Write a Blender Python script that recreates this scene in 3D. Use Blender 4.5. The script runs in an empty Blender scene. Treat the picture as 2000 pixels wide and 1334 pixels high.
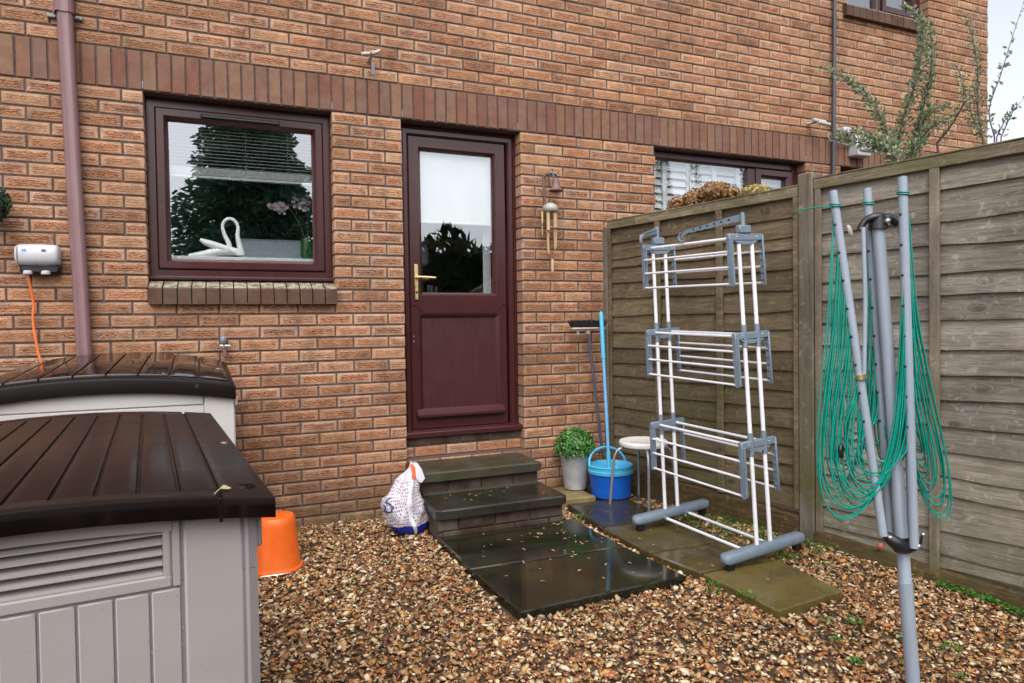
import bpy, math, random
import numpy as np
from mathutils import Vector, Matrix

R = random.Random(7)
NR = np.random.default_rng(7)
scene = bpy.context.scene
COL = scene.collection

# ------------------------------------------------------------------ camera
cam_d = bpy.data.cameras.new("camera")
cam = bpy.data.objects.new("camera", cam_d)
COL.objects.link(cam)
cam_d.sensor_width = 36.0
cam_d.lens = 23.585
cam_d.clip_start = 0.05
cam_d.clip_end = 500
CAM = Vector((-1.0695, -4.3551, 1.2293))
AX = Vector((0.92141, -0.38831, -0.01459))
AF = Vector((0.38794, 0.9214, -0.02291))
AU = Vector((0.02234, 0.01545, 0.99963))
cam.matrix_world = Matrix(((AX.x, AU.x, -AF.x, CAM.x), (AX.y, AU.y, -AF.y, CAM.y), (AX.z, AU.z, -AF.z, CAM.z), (0, 0, 0, 1)))
scene.camera = cam


def proj(p):
    d = Vector(p) - CAM
    z = d.dot(AF)
    if z < 0.05:
        return (-9999, -9999)
    return (1000 + 1310.3 * d.dot(AX) / z, 667 - 1310.3 * d.dot(AU) / z)


# ------------------------------------------------------------------ light
world = bpy.data.worlds.new("World")
scene.world = world
world.use_nodes = True
wn = world.node_tree
wn.nodes.clear()
SUN_EL, SUN_AZ = math.radians(52), math.radians(200)
sky = wn.nodes.new("ShaderNodeTexSky")
sky.sky_type = 'NISHITA'
sky.sun_disc = False
sky.sun_elevation = SUN_EL
sky.sun_rotation = SUN_AZ
sky.air_density = 1.0
sky.dust_density = 3.0
sky.ozone_density = 1.0
hsv = wn.nodes.new("ShaderNodeHueSaturation")
hsv.inputs["Saturation"].default_value = 0.38
bg = wn.nodes.new("ShaderNodeBackground")
bg.inputs["Strength"].default_value = 0.15
wo = wn.nodes.new("ShaderNodeOutputWorld")
wn.links.new(sky.outputs[0], hsv.inputs["Color"])
wn.links.new(hsv.outputs[0], bg.inputs["Color"])
wn.links.new(bg.outputs[0], wo.inputs["Surface"])
sun_d = bpy.data.lights.new("sun", 'SUN')
sun_d.energy = 1.0
sun_d.angle = math.radians(70)
sun_d.color = (1.0, 0.97, 0.93)
sun = bpy.data.objects.new("sun", sun_d)
COL.objects.link(sun)
sdir = Vector((math.sin(SUN_AZ) * math.cos(SUN_EL), math.cos(SUN_AZ) * math.cos(SUN_EL), math.sin(SUN_EL)))
sun.rotation_euler = sdir.to_track_quat('Z', 'Y').to_euler()
vs = scene.view_settings
vs.view_transform = 'Standard'
vs.look = 'None'
vs.gamma = 1
vs.use_curve_mapping = False
vs.exposure = 1.0
scene.cycles.max_bounces = 8
scene.cycles.transparent_max_bounces = 12


# ------------------------------------------------------------------ mesh helpers
class MB:
    def __init__(s):
        s.v = []
        s.f = []
        s.uv = []      # per face list of uv or None
        s.rnd = []     # per face random
        s.mi = []
        s.cr = 0.5
        s.cm = 0

    def face(s, idx, uv=None):
        s.f.append(tuple(idx))
        s.uv.append(uv)
        s.rnd.append(s.cr)
        s.mi.append(s.cm)

    def add(s, verts, faces, T=None):
        o = len(s.v)
        if T:
            verts = [T(*p) for p in verts]
        s.v.extend([tuple(p) for p in verts])
        for f in faces:
            s.face([i + o for i in f])
        return s

    def box(s, x0, x1, y0, y1, z0, z1, b=0.0, T=None):
        if x1 < x0: x0, x1 = x1, x0
        if y1 < y0: y0, y1 = y1, y0
        if z1 < z0: z0, z1 = z1, z0
        if b <= 0:
            v = [(x, y, z) for z in (z0, z1) for y in (y0, y1) for x in (x0, x1)]
            return s.add(v, [(0, 2, 3, 1), (4, 5, 7, 6), (0, 1, 5, 4), (2, 6, 7, 3), (0, 4, 6, 2), (1, 3, 7, 5)], T)
        b = min(b, (x1 - x0) * .45, (y1 - y0) * .45, (z1 - z0) * .45)
        v = []
        key = {}
        for sx in (0, 1):
            for sy in (0, 1):
                for sz in (0, 1):
                    X = (x0, x1)[sx]; Y = (y0, y1)[sy]; Z = (z0, z1)[sz]
                    ix = X + (b if sx == 0 else -b); iy = Y + (b if sy == 0 else -b); iz = Z + (b if sz == 0 else -b)
                    for a, p in (('x', (X, iy, iz)), ('y', (ix, Y, iz)), ('z', (ix, iy, Z))):
                        key[(a, sx, sy, sz)] = len(v)
                        v.append(p)
        F = []
        k = lambda a, x, y, z: key[(a, x, y, z)]
        F.append((k('x', 0, 0, 0), k('x', 0, 0, 1), k('x', 0, 1, 1), k('x', 0, 1, 0)))
        F.append((k('x', 1, 0, 0), k('x', 1, 1, 0), k('x', 1, 1, 1), k('x', 1, 0, 1)))
        F.append((k('y', 0, 0, 0), k('y', 1, 0, 0), k('y', 1, 0, 1), k('y', 0, 0, 1)))
        F.append((k('y', 0, 1, 0), k('y', 0, 1, 1), k('y', 1, 1, 1), k('y', 1, 1, 0)))
        F.append((k('z', 0, 0, 0), k('z', 0, 1, 0), k('z', 1, 1, 0), k('z', 1, 0, 0)))
        F.append((k('z', 0, 0, 1), k('z', 1, 0, 1), k('z', 1, 1, 1), k('z', 0, 1, 1)))
        for p in (0, 1):
            for q in (0, 1):
                fl = (p == q)
                e = [k('y', 0, p, q), k('y', 1, p, q), k('z', 1, p, q), k('z', 0, p, q)]
                F.append(tuple(e if not fl else e[::-1]))
                e = [k('x', p, 0, q), k('x', p, 1, q), k('z', p, 1, q), k('z', p, 0, q)]
                F.append(tuple(e if fl else e[::-1]))
                e = [k('x', p, q, 0), k('x', p, q, 1), k('y', p, q, 1), k('y', p, q, 0)]
                F.append(tuple(e[::-1] if fl else e))
        for sx in (0, 1):
            for sy in (0, 1):
                for sz in (0, 1):
                    e = [k('x', sx, sy, sz), k('y', sx, sy, sz), k('z', sx, sy, sz)]
                    F.append(tuple(e if (sx + sy + sz) % 2 == 1 else e[::-1]))
        return s.add(v, F, T)

    def tube(s, pts, r, n=10, caps=True, T=None):
        pts = [Vector(p) for p in pts]
        m = len(pts)
        rr = r if isinstance(r, (list, tuple)) else [r] * m
        t0 = (pts[1] - pts[0]).normalized()
        up = Vector((0, 0, 1)) if abs(t0.z) < 0.9 else Vector((1, 0, 0))
        nx = t0.cross(up).normalized()
        v = []
        for i in range(m):
            if i == 0: t = pts[1] - pts[0]
            elif i == m - 1: t = pts[-1] - pts[-2]
            else: t = (pts[i + 1] - pts[i]).normalized() + (pts[i] - pts[i - 1]).normalized()
            if t.length < 1e-9: t = t0.copy()
            t.normalize()
            nx = (nx - t * nx.dot(t))
            if nx.length < 1e-6: nx = t.orthogonal()
            nx.normalize()
            ny = t.cross(nx)
            for j in range(n):
                a = 2 * math.pi * j / n
                v.append(tuple(pts[i] + (nx * math.cos(a) + ny * math.sin(a)) * rr[i]))
        F = []
        for i in range(m - 1):
            for j in range(n):
                k = (j + 1) % n
                F.append((i * n + j, i * n + k, (i + 1) * n + k, (i + 1) * n + j))
        if caps:
            F.append(tuple(range(n))[::-1])
            F.append(tuple(range((m - 1) * n, m * n)))
        return s.add(v, F, T)

    def lathe(s, prof, c=(0, 0, 0), n=28, T=None, sy=1.0):
        v = []; F = []
        m = len(prof)
        for (r, z) in prof:
            for j in range(n):
                a = 2 * math.pi * j / n
                v.append((c[0] + r * math.cos(a), c[1] + r * math.sin(a) * sy, c[2] + z))
        for i in range(m - 1):
            for j in range(n):
                k = (j + 1) % n
                F.append((i * n + j, i * n + k, (i + 1) * n + k, (i + 1) * n + j))
        if prof[0][0] > 1e-4: F.append(tuple(range(n))[::-1])
        if prof[-1][0] > 1e-4: F.append(tuple(range((m - 1) * n, m * n)))
        return s.add(v, F, T)

    def prism(s, poly, y0, y1, T=None):
        """poly in (x,z), extruded along y"""
        n = len(poly)
        v = [(x, y0, z) for x, z in poly] + [(x, y1, z) for x, z in poly]
        F = [tuple(range(n)), tuple(range(n, 2 * n))[::-1]]
        for i in range(n):
            j = (i + 1) % n
            F.append((i, i + n, j + n, j))
        return s.add(v, F, T)

    def quad(s, a, b, c, d):
        return s.add([a, b, c, d], [(0, 1, 2, 3)])

    def sphere(s, c, r, n=12, m=8, T=None):
        prof = [(r * math.sin(math.pi * i / m), -r * math.cos(math.pi * i / m)) for i in range(m + 1)]
        return s.lathe(prof, c, n, T)

    def mesh(s, name, smooth=None):
        me = bpy.data.meshes.new(name)
        me.from_pydata(s.v, [], s.f)
        if any(u is not None for u in s.uv):
            l = me.uv_layers.new(name="UVMap")
            d = np.full((len(me.loops), 2), 0.5, dtype=np.float32)
            i = 0
            for f, u in zip(s.f, s.uv):
                if u is not None:
                    d[i:i + len(f)] = u
                i += len(f)
            l.data.foreach_set("uv", d.ravel())
        if len(set(s.rnd)) > 1 or s.rnd and s.rnd[0] != 0.5:
            a = me.attributes.new("rnd", 'FLOAT', 'FACE')
            a.data.foreach_set("value", np.array(s.rnd, dtype=np.float32))
        if any(s.mi):
            me.polygons.foreach_set("material_index", s.mi)
        if smooth is not None:
            me.polygons.foreach_set("use_smooth", [True] * len(me.polygons))
            me.set_sharp_from_angle(angle=math.radians(smooth))
        me.validate()
        me.update()
        return me


def wloc(o):
    p = Vector((0, 0, 0))
    while o:
        p += o.location
        o = o.parent
    return p


def tag(o, label=None, cat=None, group=None, kind=None):
    if label: o["label"] = label
    if cat: o["category"] = cat
    if group: o["group"] = group
    if kind: o["kind"] = kind
    return o


def thing(name, loc, label, cat, group=None):
    o = bpy.data.objects.new(name, None)
    COL.objects.link(o)
    o.location = loc
    o.empty_display_size = 0.05
    return tag(o, label, cat, group)


def obj(name, mb, mat, parent=None, smooth=40, at=None, kind=None):
    """mesh object; vertices in mb are in world space (or local to `at`)"""
    base = wloc(parent) if parent else Vector((0, 0, 0))
    if at is not None:
        off = Vector(at)
    else:
        off = base if parent else Vector((0, 0, 0))
        if off.length > 0:
            mb.v = [(p[0] - off.x, p[1] - off.y, p[2] - off.z) for p in mb.v]
    me = mb.mesh(name, smooth)
    for m_ in (mat if isinstance(mat, (list, tuple)) else [mat]):
        me.materials.append(m_)
    o = bpy.data.objects.new(name, me)
    COL.objects.link(o)
    if parent: o.parent = parent
    o.location = (off - base)
    if kind: o["kind"] = kind
    return o


def solo(name, mb, mat, loc, label, cat, group=None, smooth=40):
    l = Vector(loc)
    mb.v = [(p[0] - l.x, p[1] - l.y, p[2] - l.z) for p in mb.v]
    o = obj(name, mb, mat, None, smooth)
    o.location = loc
    return tag(o, label, cat, group)


def bez(pts, n=8):
    """Catmull-Rom through points"""
    P = [Vector(p) for p in pts]
    P = [P[0] * 2 - P[1]] + P + [P[-1] * 2 - P[-2]]
    out = []
    for i in range(1, len(P) - 2):
        for k in range(n):
            t = k / n
            a, b, c, d = P[i - 1], P[i], P[i + 1], P[i + 2]
            out.append(0.5 * ((2 * b) + (c - a) * t + (2 * a - 5 * b + 4 * c - d) * t * t + (3 * b - a - 3 * c + d) * t ** 3))
    out.append(P[-2])
    return out


# ------------------------------------------------------------------ materials
class NT:
    def __init__(s, name):
        s.m = bpy.data.materials.new(name)
        s.m.use_nodes = True
        s.t = s.m.node_tree
        s.b = s.t.nodes["Principled BSDF"]

    def n(s, typ, **kw):
        nd = s.t.nodes.new("ShaderNode" + typ)
        for k, v in kw.items():
            if hasattr(nd, k) and k not in nd.inputs:
                setattr(nd, k, v)
            else:
                nd.inputs[k.replace('_', ' ')].default_value = v
        return nd

    def l(s, a, b):
        s.t.links.new(a, b)

    def ramp(s, fac, stops, const=False):
        r = s.t.nodes.new("ShaderNodeValToRGB")
        e = r.color_ramp.elements
        if const: r.color_ramp.interpolation = 'CONSTANT'
        while len(e) < len(stops): e.new(0.5)
        for i, (p, c) in enumerate(stops):
            e[i].position = p
            e[i].color = (c, c, c, 1) if isinstance(c, (int, float)) else (*c, 1)
        s.l(fac, r.inputs[0])
        return r.outputs[0]

    def mix(s, fac, a, b, mode='MIX'):
        m = s.t.nodes.new("ShaderNodeMix")
        m.data_type = 'RGBA'
        m.blend_type = mode
        for sock, val in ((m.inputs[0], fac), (m.inputs[6], a), (m.inputs[7], b)):
            if hasattr(val, 'is_output'): s.l(val, sock)
            elif isinstance(val, (int, float)): sock.default_value = val if sock.type == 'VALUE' else (val, val, val, 1)
            else: sock.default_value = (*val, 1)
        return m.outputs[2]

    def math(s, op, a, b=0.0, clamp=False):
        m = s.t.nodes.new("ShaderNodeMath")
        m.operation = op
        m.use_clamp = clamp
        for sock, val in ((m.inputs[0], a), (m.inputs[1], b)):
            if hasattr(val, 'is_output'): s.l(val, sock)
            else: sock.default_value = val
        return m.outputs[0]

    def noise(s, vec, scale, detail=4, rough=0.6, dist=0.0):
        nd = s.t.nodes.new("ShaderNodeTexNoise")
        nd.inputs["Scale"].default_value = scale
        nd.inputs["Detail"].default_value = detail
        nd.inputs["Roughness"].default_value = rough
        nd.inputs["Distortion"].default_value = dist
        if vec is not None: s.l(vec, nd.inputs["Vector"])
        return nd.outputs["Fac"]

    def pos(s, scale=(1, 1, 1), rotz=0.0):
        g = s.t.nodes.new("ShaderNodeNewGeometry")
        mp = s.t.nodes.new("ShaderNodeMapping")
        mp.vector_type = 'POINT'
        if rotz:
            m0 = s.t.nodes.new("ShaderNodeMapping")
            m0.inputs["Rotation"].default_value = (0, 0, rotz)
            s.l(g.outputs["Position"], m0.inputs[0])
            s.l(m0.outputs[0], mp.inputs[0])
        else:
            s.l(g.outputs["Position"], mp.inputs[0])
        mp.inputs["Scale"].default_value = scale
        return mp.outputs[0]

    def bump(s, h, strength=0.3, dist=0.002):
        b = s.t.nodes.new("ShaderNodeBump")
        b.inputs["Strength"].default_value = strength
        b.inputs["Distance"].default_value = dist
        s.l(h, b.inputs["Height"])
        s.l(b.outputs[0], s.b.inputs["Normal"])

    def attr(s, name):
        a = s.t.nodes.new("ShaderNodeAttribute")
        a.attribute_name = name
        return a

    def out(s, col=None, rough=None, **kw):
        if col is not None:
            if hasattr(col, 'is_output'): s.l(col, s.b.inputs["Base Color"])
            else: s.b.inputs["Base Color"].default_value = (*col, 1)
        if rough is not None:
            if hasattr(rough, 'is_output'): s.l(rough, s.b.inputs["Roughness"])
            else: s.b.inputs["Roughness"].default_value = rough
        for k, v in kw.items():
            s.b.inputs[k.replace('_', ' ')].default_value = v
        return s.m


def simple(name, col, rough=0.5, var=0.25, scale=14, bump=0.0, bscale=120, metallic=0.0, spec=0.5, stretch=(1, 1, 1), rvar=0.08):
    t = NT(name)
    p = t.pos(stretch)
    n1 = t.noise(p, scale, 5, 0.65)
    f = t.ramp(n1, [(0.3, 1 - var), (0.7, 1 + var * 0.6)])
    c = t.mix(1.0, col, f, 'MULTIPLY')
    r = t.ramp(t.noise(p, scale * 2.3, 3), [(0.3, max(0.02, rough - rvar)), (0.7, min(1, rough + rvar))])
    if bump: t.bump(t.noise(p, bscale, 4, 0.7), bump, 0.002)
    return t.out(c, r, Metallic=metallic, Specular_IOR_Level=spec)


def brick_mat():
    t = NT("rustic_brick")
    rnd = t.attr("rnd").outputs["Fac"]
    uvn = t.n("UVMap")
    sep = t.n("SeparateXYZ")
    t.l(uvn.outputs[0], sep.inputs[0])
    du = t.math('MINIMUM', sep.outputs[0], t.math('SUBTRACT', 1.0, sep.outputs[0]))
    dv = t.math('MINIMUM', sep.outputs[1], t.math('SUBTRACT', 1.0, sep.outputs[1]))
    d = t.math('MINIMUM', t.math('MULTIPLY', du, 2.6), dv)
    p = t.pos()
    wob = t.noise(p, 38, 3)
    d2 = t.math('ADD', d, t.math('MULTIPLY', t.math('SUBTRACT', wob, 0.5), 0.22))
    core = t.ramp(d2, [(0.05, 0.0), (0.28, 1.0)])
    # bark-like creases, stretched along the brick
    pst = t.pos((0.42, 0.42, 1.7))
    warp = t.noise(p, 22, 2, 0.5)
    wv = t.n("TexWave", wave_type='BANDS', bands_direction='Z', wave_profile='SIN')
    wv.inputs["Scale"].default_value = 21
    wv.inputs["Distortion"].default_value = 9
    wv.inputs["Detail"].default_value = 3
    wv.inputs["Detail Scale"].default_value = 2.2
    t.l(p, wv.inputs["Vector"])
    n2 = t.noise(pst, 105, 5, 0.65, 1.4)
    cre = t.math('MULTIPLY', t.math('ADD', t.math('MULTIPLY', wv.outputs["Fac"], 0.5), t.math('MULTIPLY', n2, 0.9)), 0.72)
    streak = t.ramp(t.math('ADD', cre, t.math('MULTIPLY', t.math('SUBTRACT', t.math('FRACT', t.math('MULTIPLY', rnd, 9.7)), 0.45), 0.22)), [(0.30, 0.0), (0.54, 1.0)])
    base = t.ramp(rnd, [(0.0, (0.275, 0.135, 0.075)), (0.18, (0.36, 0.175, 0.088)), (0.42, (0.415, 0.205, 0.100)), (0.6, (0.44, 0.25, 0.142)), (0.8, (0.40, 0.172, 0.080)), (1.0, (0.35, 0.19, 0.115))])
    edge = t.ramp(rnd, [(0.0, (0.30, 0.185, 0.125)), (0.4, (0.47, 0.305, 0.20)), (1.0, (0.50, 0.345, 0.245))])
    deep = t.mix(1.0, base, (0.44, 0.30, 0.25), 'MULTIPLY')
    c1 = t.mix(streak, deep, base)
    hi = t.ramp(t.noise(pst, 40, 3), [(0.5, 0.0), (0.72, 0.55)])
    c1 = t.mix(hi, c1, edge)
    r2 = t.math('FRACT', t.math('MULTIPLY', rnd, 17.3))
    ecore = t.math('MAXIMUM', core, t.math('ADD', 0.32, t.math('MULTIPLY', r2, 0.5)))
    col = t.mix(ecore, edge, c1)
    blot = t.ramp(t.noise(p, 11, 5, 0.7), [(0.36, 0.70), (0.52, 1.0), (0.70, 1.16)])
    col = t.mix(1.0, col, blot, 'MULTIPLY')
    # weathering blotches over the wall
    blo = t.ramp(t.noise(p, 1.7, 5, 0.65), [(0.32, 0.74), (0.62, 1.08)])
    col = t.mix(1.0, col, blo, 'MULTIPLY')
    gz = t.n("SeparateXYZ"); t.l(t.pos(), gz.inputs[0])
    damp = t.math('MULTIPLY', t.ramp(gz.outputs[2], [(0.0, 1.0), (0.34, 0.0)]), t.ramp(t.noise(p, 5, 4), [(0.35, 0.2), (0.6, 0.85)]))
    col = t.mix(damp, col, (0.115, 0.085, 0.045))
    h = t.math('MULTIPLY', cre, t.math('ADD', t.math('MULTIPLY', core, 0.85), 0.15))
    h = t.math('ADD', h, t.math('MULTIPLY', t.noise(p, 240, 3), 0.18))
    t.bump(h, 0.9, 0.006)
    return t.out(col, 0.82, Specular_IOR_Level=0.3)


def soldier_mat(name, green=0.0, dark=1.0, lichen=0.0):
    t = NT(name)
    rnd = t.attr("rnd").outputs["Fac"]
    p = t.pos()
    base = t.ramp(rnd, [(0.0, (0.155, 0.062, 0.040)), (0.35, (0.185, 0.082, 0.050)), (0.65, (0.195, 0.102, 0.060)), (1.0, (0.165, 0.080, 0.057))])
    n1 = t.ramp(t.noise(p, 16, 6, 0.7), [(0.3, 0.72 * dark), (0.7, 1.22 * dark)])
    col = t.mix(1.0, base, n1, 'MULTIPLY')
    sp = t.ramp(t.noise(p, 190, 3, 0.7), [(0.62, 0.0), (0.75, 0.5)])
    col = t.mix(sp, col, (0.27, 0.17, 0.12))
    if green:
        g = t.ramp(t.noise(p, 5, 5, 0.6), [(0.42, 0.0), (0.66, green)])
        col = t.mix(g, col, (0.21, 0.20, 0.155))
    if lichen:
        gn = t.n("NewGeometry"); sz = t.n("SeparateXYZ"); t.l(gn.outputs["Normal"], sz.inputs[0])
        li = t.math('MULTIPLY', t.ramp(sz.outputs[2], [(0.5, 0.0), (0.8, 1.0)]), t.ramp(t.noise(p, 28, 6, 0.75), [(0.44, 0.15), (0.56, lichen)]))
        col = t.mix(li, col, (0.36, 0.34, 0.25))
    t.bump(t.noise(p, 160, 5, 0.7), 0.35, 0.002)
    return t.out(col, 0.8, Specular_IOR_Level=0.3)


def mortar_mat():
    t = NT("mortar")
    p = t.pos()
    c = t.ramp(t.noise(p, 45, 6, 0.75), [(0.3, (0.07, 0.048, 0.043)), (0.7, (0.145, 0.10, 0.088))])
    t.bump(t.noise(p, 260, 4, 0.8), 0.6, 0.003)
    return t.out(c, 0.95, Specular_IOR_Level=0.2)


def wood_mat(name, cols, moss=0.0, mossz=(0.2, 1.3), along='fence'):
    t = NT(name)
    rnd = t.attr("rnd").outputs["Fac"]
    rot = math.radians(75.96)
    vert = along == 'vertical'
    pa = t.pos((7, 7, 0.5) if vert else (1.8, 9, 40), rot)
    pk = t.pos((5, 5, 2.2) if vert else (4.2, 3, 9.5), rot)
    off = t.n("VectorMath", operation='ADD')
    cmb = t.n("CombineXYZ")
    t.l(t.math('MULTIPLY', rnd, 37.0), cmb.inputs[0]); t.l(t.math('MULTIPLY', rnd, 11.0), cmb.inputs[2])
    t.l(pa, off.inputs[0]); t.l(cmb.outputs[0], off.inputs[1])
    offk = t.n("VectorMath", operation='ADD')
    t.l(pk, offk.inputs[0]); t.l(cmb.outputs[0], offk.inputs[1])
    vor = t.n("TexVoronoi", feature='F1')
    vor.inputs["Scale"].default_value = 1.0
    t.l(offk.outputs[0], vor.inputs["Vector"])
    knot = t.ramp(vor.outputs["Distance"], [(0.07, 1.0), (0.19, 0.0)])
    rings = t.ramp(vor.outputs["Distance"], [(0.10, 1.0), (0.30, 0.0)])
    warp = t.n("VectorMath", operation='ADD')
    cw = t.n("CombineXYZ")
    t.l(t.math('MULTIPLY', rings, 2.4), cw.inputs[2 if not vert else 0])
    t.l(off.outputs[0], warp.inputs[0]); t.l(cw.outputs[0], warp.inputs[1])
    g = t.noise(warp.outputs[0], 1.6, 6, 0.7, 0.4)
    g2 = t.noise(warp.outputs[0], 7.0, 3, 0.6)
    mixg = t.math('ADD', t.math('MULTIPLY', g, 0.5), t.math('MULTIPLY', g2, 0.5))
    col = t.ramp(mixg, [(0.34, cols[0]), (0.5, cols[1]), (0.66, cols[2])])
    tint = t.ramp(rnd, [(0.0, 0.74), (1.0, 1.18)])
    col = t.mix(1.0, col, tint, 'MULTIPLY')
    col = t.mix(t.math('MULTIPLY', knot, 0.6), col, tuple(c * 0.5 for c in cols[0]))
    fib = t.ramp(t.noise(t.pos((3.0, 3.0, 3.0), rot), 9, 3, 0.5, 0.8), [(0.60, 0.0), (0.72, 0.45)])
    col = t.mix(fib, col, tuple(min(1, c * 1.35) for c in cols[2]))
    pl = t.ramp(t.noise(t.pos(), 2.6, 5, 0.6), [(0.35, 0.72), (0.65, 1.15)])
    col = t.mix(1.0, col, pl, 'MULTIPLY')
    if moss:
        sz = t.n("SeparateXYZ"); t.l(t.pos(), sz.inputs[0])
        lo = t.n("MapRange"); lo.inputs[1].default_value = mossz[0]; lo.inputs[2].default_value = mossz[1]
        lo.inputs[3].default_value = 1.0; lo.inputs[4].default_value = 0.0
        t.l(sz.outputs[2], lo.inputs[0])
        m = t.math('MULTIPLY', t.ramp(t.noise(t.pos((1, 1, 0.7)), 3.4, 6, 0.65), [(0.38, 0.0), (0.62, moss)]), lo.outputs[0])
        col = t.mix(m, col, (0.085, 0.085, 0.020))
    t.bump(t.math('ADD', mixg, t.math('MULTIPLY', knot, 0.2)), 0.45, 0.004)
    return t.out(col, 0.8, Specular_IOR_Level=0.25)


def upvc_mat(name="burgundy_upvc", grain=0.12, fr=60, r0=0.2):
    t = NT(name)
    p = t.pos((fr, fr, 0.9))
    g = t.ramp(t.noise(p, 4, 3, 0.6), [(0.3, 1 - grain), (0.7, 1 + grain)])
    pl = t.ramp(t.noise(t.pos(), 3, 4), [(0.3, 0.94), (0.7, 1.05)])
    c = t.mix(1.0, t.mix(1.0, (0.050, 0.0125, 0.0125), g, 'MULTIPLY'), pl, 'MULTIPLY')
    t.bump(t.noise(p, 4, 3, 0.6), 0.06, 0.0006)
    r = t.ramp(t.noise(t.pos(), 9, 4), [(0.3, r0), (0.7, r0 + .08)])
    return t.out(c, r, Specular_IOR_Level=0.5)


def glass_mat():
    m = bpy.data.materials.new("window_glass")
    m.use_nodes = True
    nt = m.node_tree
    nt.nodes.clear()
    o = nt.nodes.new("ShaderNodeOutputMaterial")
    mx = nt.nodes.new("ShaderNodeMixShader")
    tr = nt.nodes.new("ShaderNodeBsdfTransparent")
    tr.inputs[0].default_value = (0.985, 1.0, 0.99, 1)
    gl = nt.nodes.new("ShaderNodeBsdfGlossy")
    gl.inputs["Roughness"].default_value = 0.0
    gl.inputs["Color"].default_value = (0.95, 0.97, 1.0, 1)
    fr = nt.nodes.new("ShaderNodeFresnel")
    gb = nt.nodes.new("ShaderNodeNewGeometry")
    mr = nt.nodes.new("ShaderNodeMapRange")
    mr.inputs[3].default_value = 3.3
    mr.inputs[4].default_value = 1 / 3.3
    nt.links.new(gb.outputs["Backfacing"], mr.inputs[0])
    nt.links.new(mr.outputs[0], fr.inputs["IOR"])
    nt.links.new(fr.outputs[0], mx.inputs[0])
    nt.links.new(tr.outputs[0], mx.inputs[1])
    nt.links.new(gl.outputs[0], mx.inputs[2])
    nt.links.new(mx.outputs[0], o.inputs[0])
    return m


def slab_mat(name, cols, rough=(0.08, 0.35), moss=0.0, mosscol=(0.10, 0.095, 0.03), nscale=5, bump=0.25):
    t = NT(name)
    p = t.pos()
    c = t.ramp(t.noise(p, nscale, 7, 0.7), [(0.3, cols[0]), (0.5, cols[1]), (0.72, cols[2])])
    sp = t.ramp(t.noise(p, 150, 3, 0.7), [(0.35, 0.7), (0.7, 1.25)])
    c = t.mix(1.0, c, sp, 'MULTIPLY')
    if moss:
        c = t.mix(t.ramp(t.noise(p, 3.1, 6, 0.68), [(0.4, 0.0), (0.6, moss)]), c, mosscol)
    r = t.ramp(t.noise(p, 4.5, 5, 0.6), [(0.36, rough[0]), (0.64, rough[1])])
    if bump: t.bump(t.math('ADD', t.noise(p, 120, 4, 0.7), t.math('MULTIPLY', t.noise(p, 14, 4), 1.5)), bump, 0.002)
    return t.out(c, r, Specular_IOR_Level=0.5)


def leaf_mat(name, cols, rough=0.5, trans=0.25):
    t = NT(name)
    g = t.n("NewGeometry")
    c = t.ramp(g.outputs["Random Per Island"], [(i / (len(cols) - 1), k) for i, k in enumerate(cols)])
    t.out(c, rough, Specular_IOR_Level=0.4)
    tl = t.n("BsdfTranslucent")
    t.l(c, tl.inputs[0])
    mx = t.n("MixShader")
    mx.inputs[0].default_value = trans
    t.l(t.b.outputs[0], mx.inputs[1]); t.l(tl.outputs[0], mx.inputs[2])
    o = t.t.nodes["Material Output"]
    t.l(mx.outputs[0], o.inputs[0])
    return t.m


def gravel_mat():
    t = NT("gravel_stones")
    g = t.n("NewGeometry")
    rp = g.outputs["Random Per Island"]
    c = t.ramp(rp, [(0.0, (0.085, 0.042, 0.020)), (0.10, (0.25, 0.125, 0.050)), (0.23, (0.155, 0.068, 0.032)), (0.33, (0.34, 0.195, 0.085)),
                    (0.47, (0.44, 0.295, 0.150)), (0.57, (0.215, 0.082, 0.036)), (0.65, (0.52, 0.395, 0.24)), (0.74, (0.28, 0.195, 0.115)),
                    (0.80, (0.44, 0.20, 0.06)), (0.86, (0.60, 0.49, 0.335)), (0.94, (0.36, 0.13, 0.045)), (0.98, (0.13, 0.09, 0.065))], const=True)
    p = t.pos()
    v = t.ramp(t.noise(p, 60, 4, 0.7), [(0.3, 0.68), (0.7, 1.22)])
    c = t.mix(1.0, c, v, 'MULTIPLY')
    patch = t.ramp(t.noise(p, 1.6, 4, 0.6), [(0.35, 0.92), (0.65, 1.22)])
    c = t.mix(1.0, c, patch, 'MULTIPLY')
    t.bump(t.noise(p, 180, 3, 0.7), 0.3, 0.002)
    return t.out(c, 0.5, Specular_IOR_Level=0.3)


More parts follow.
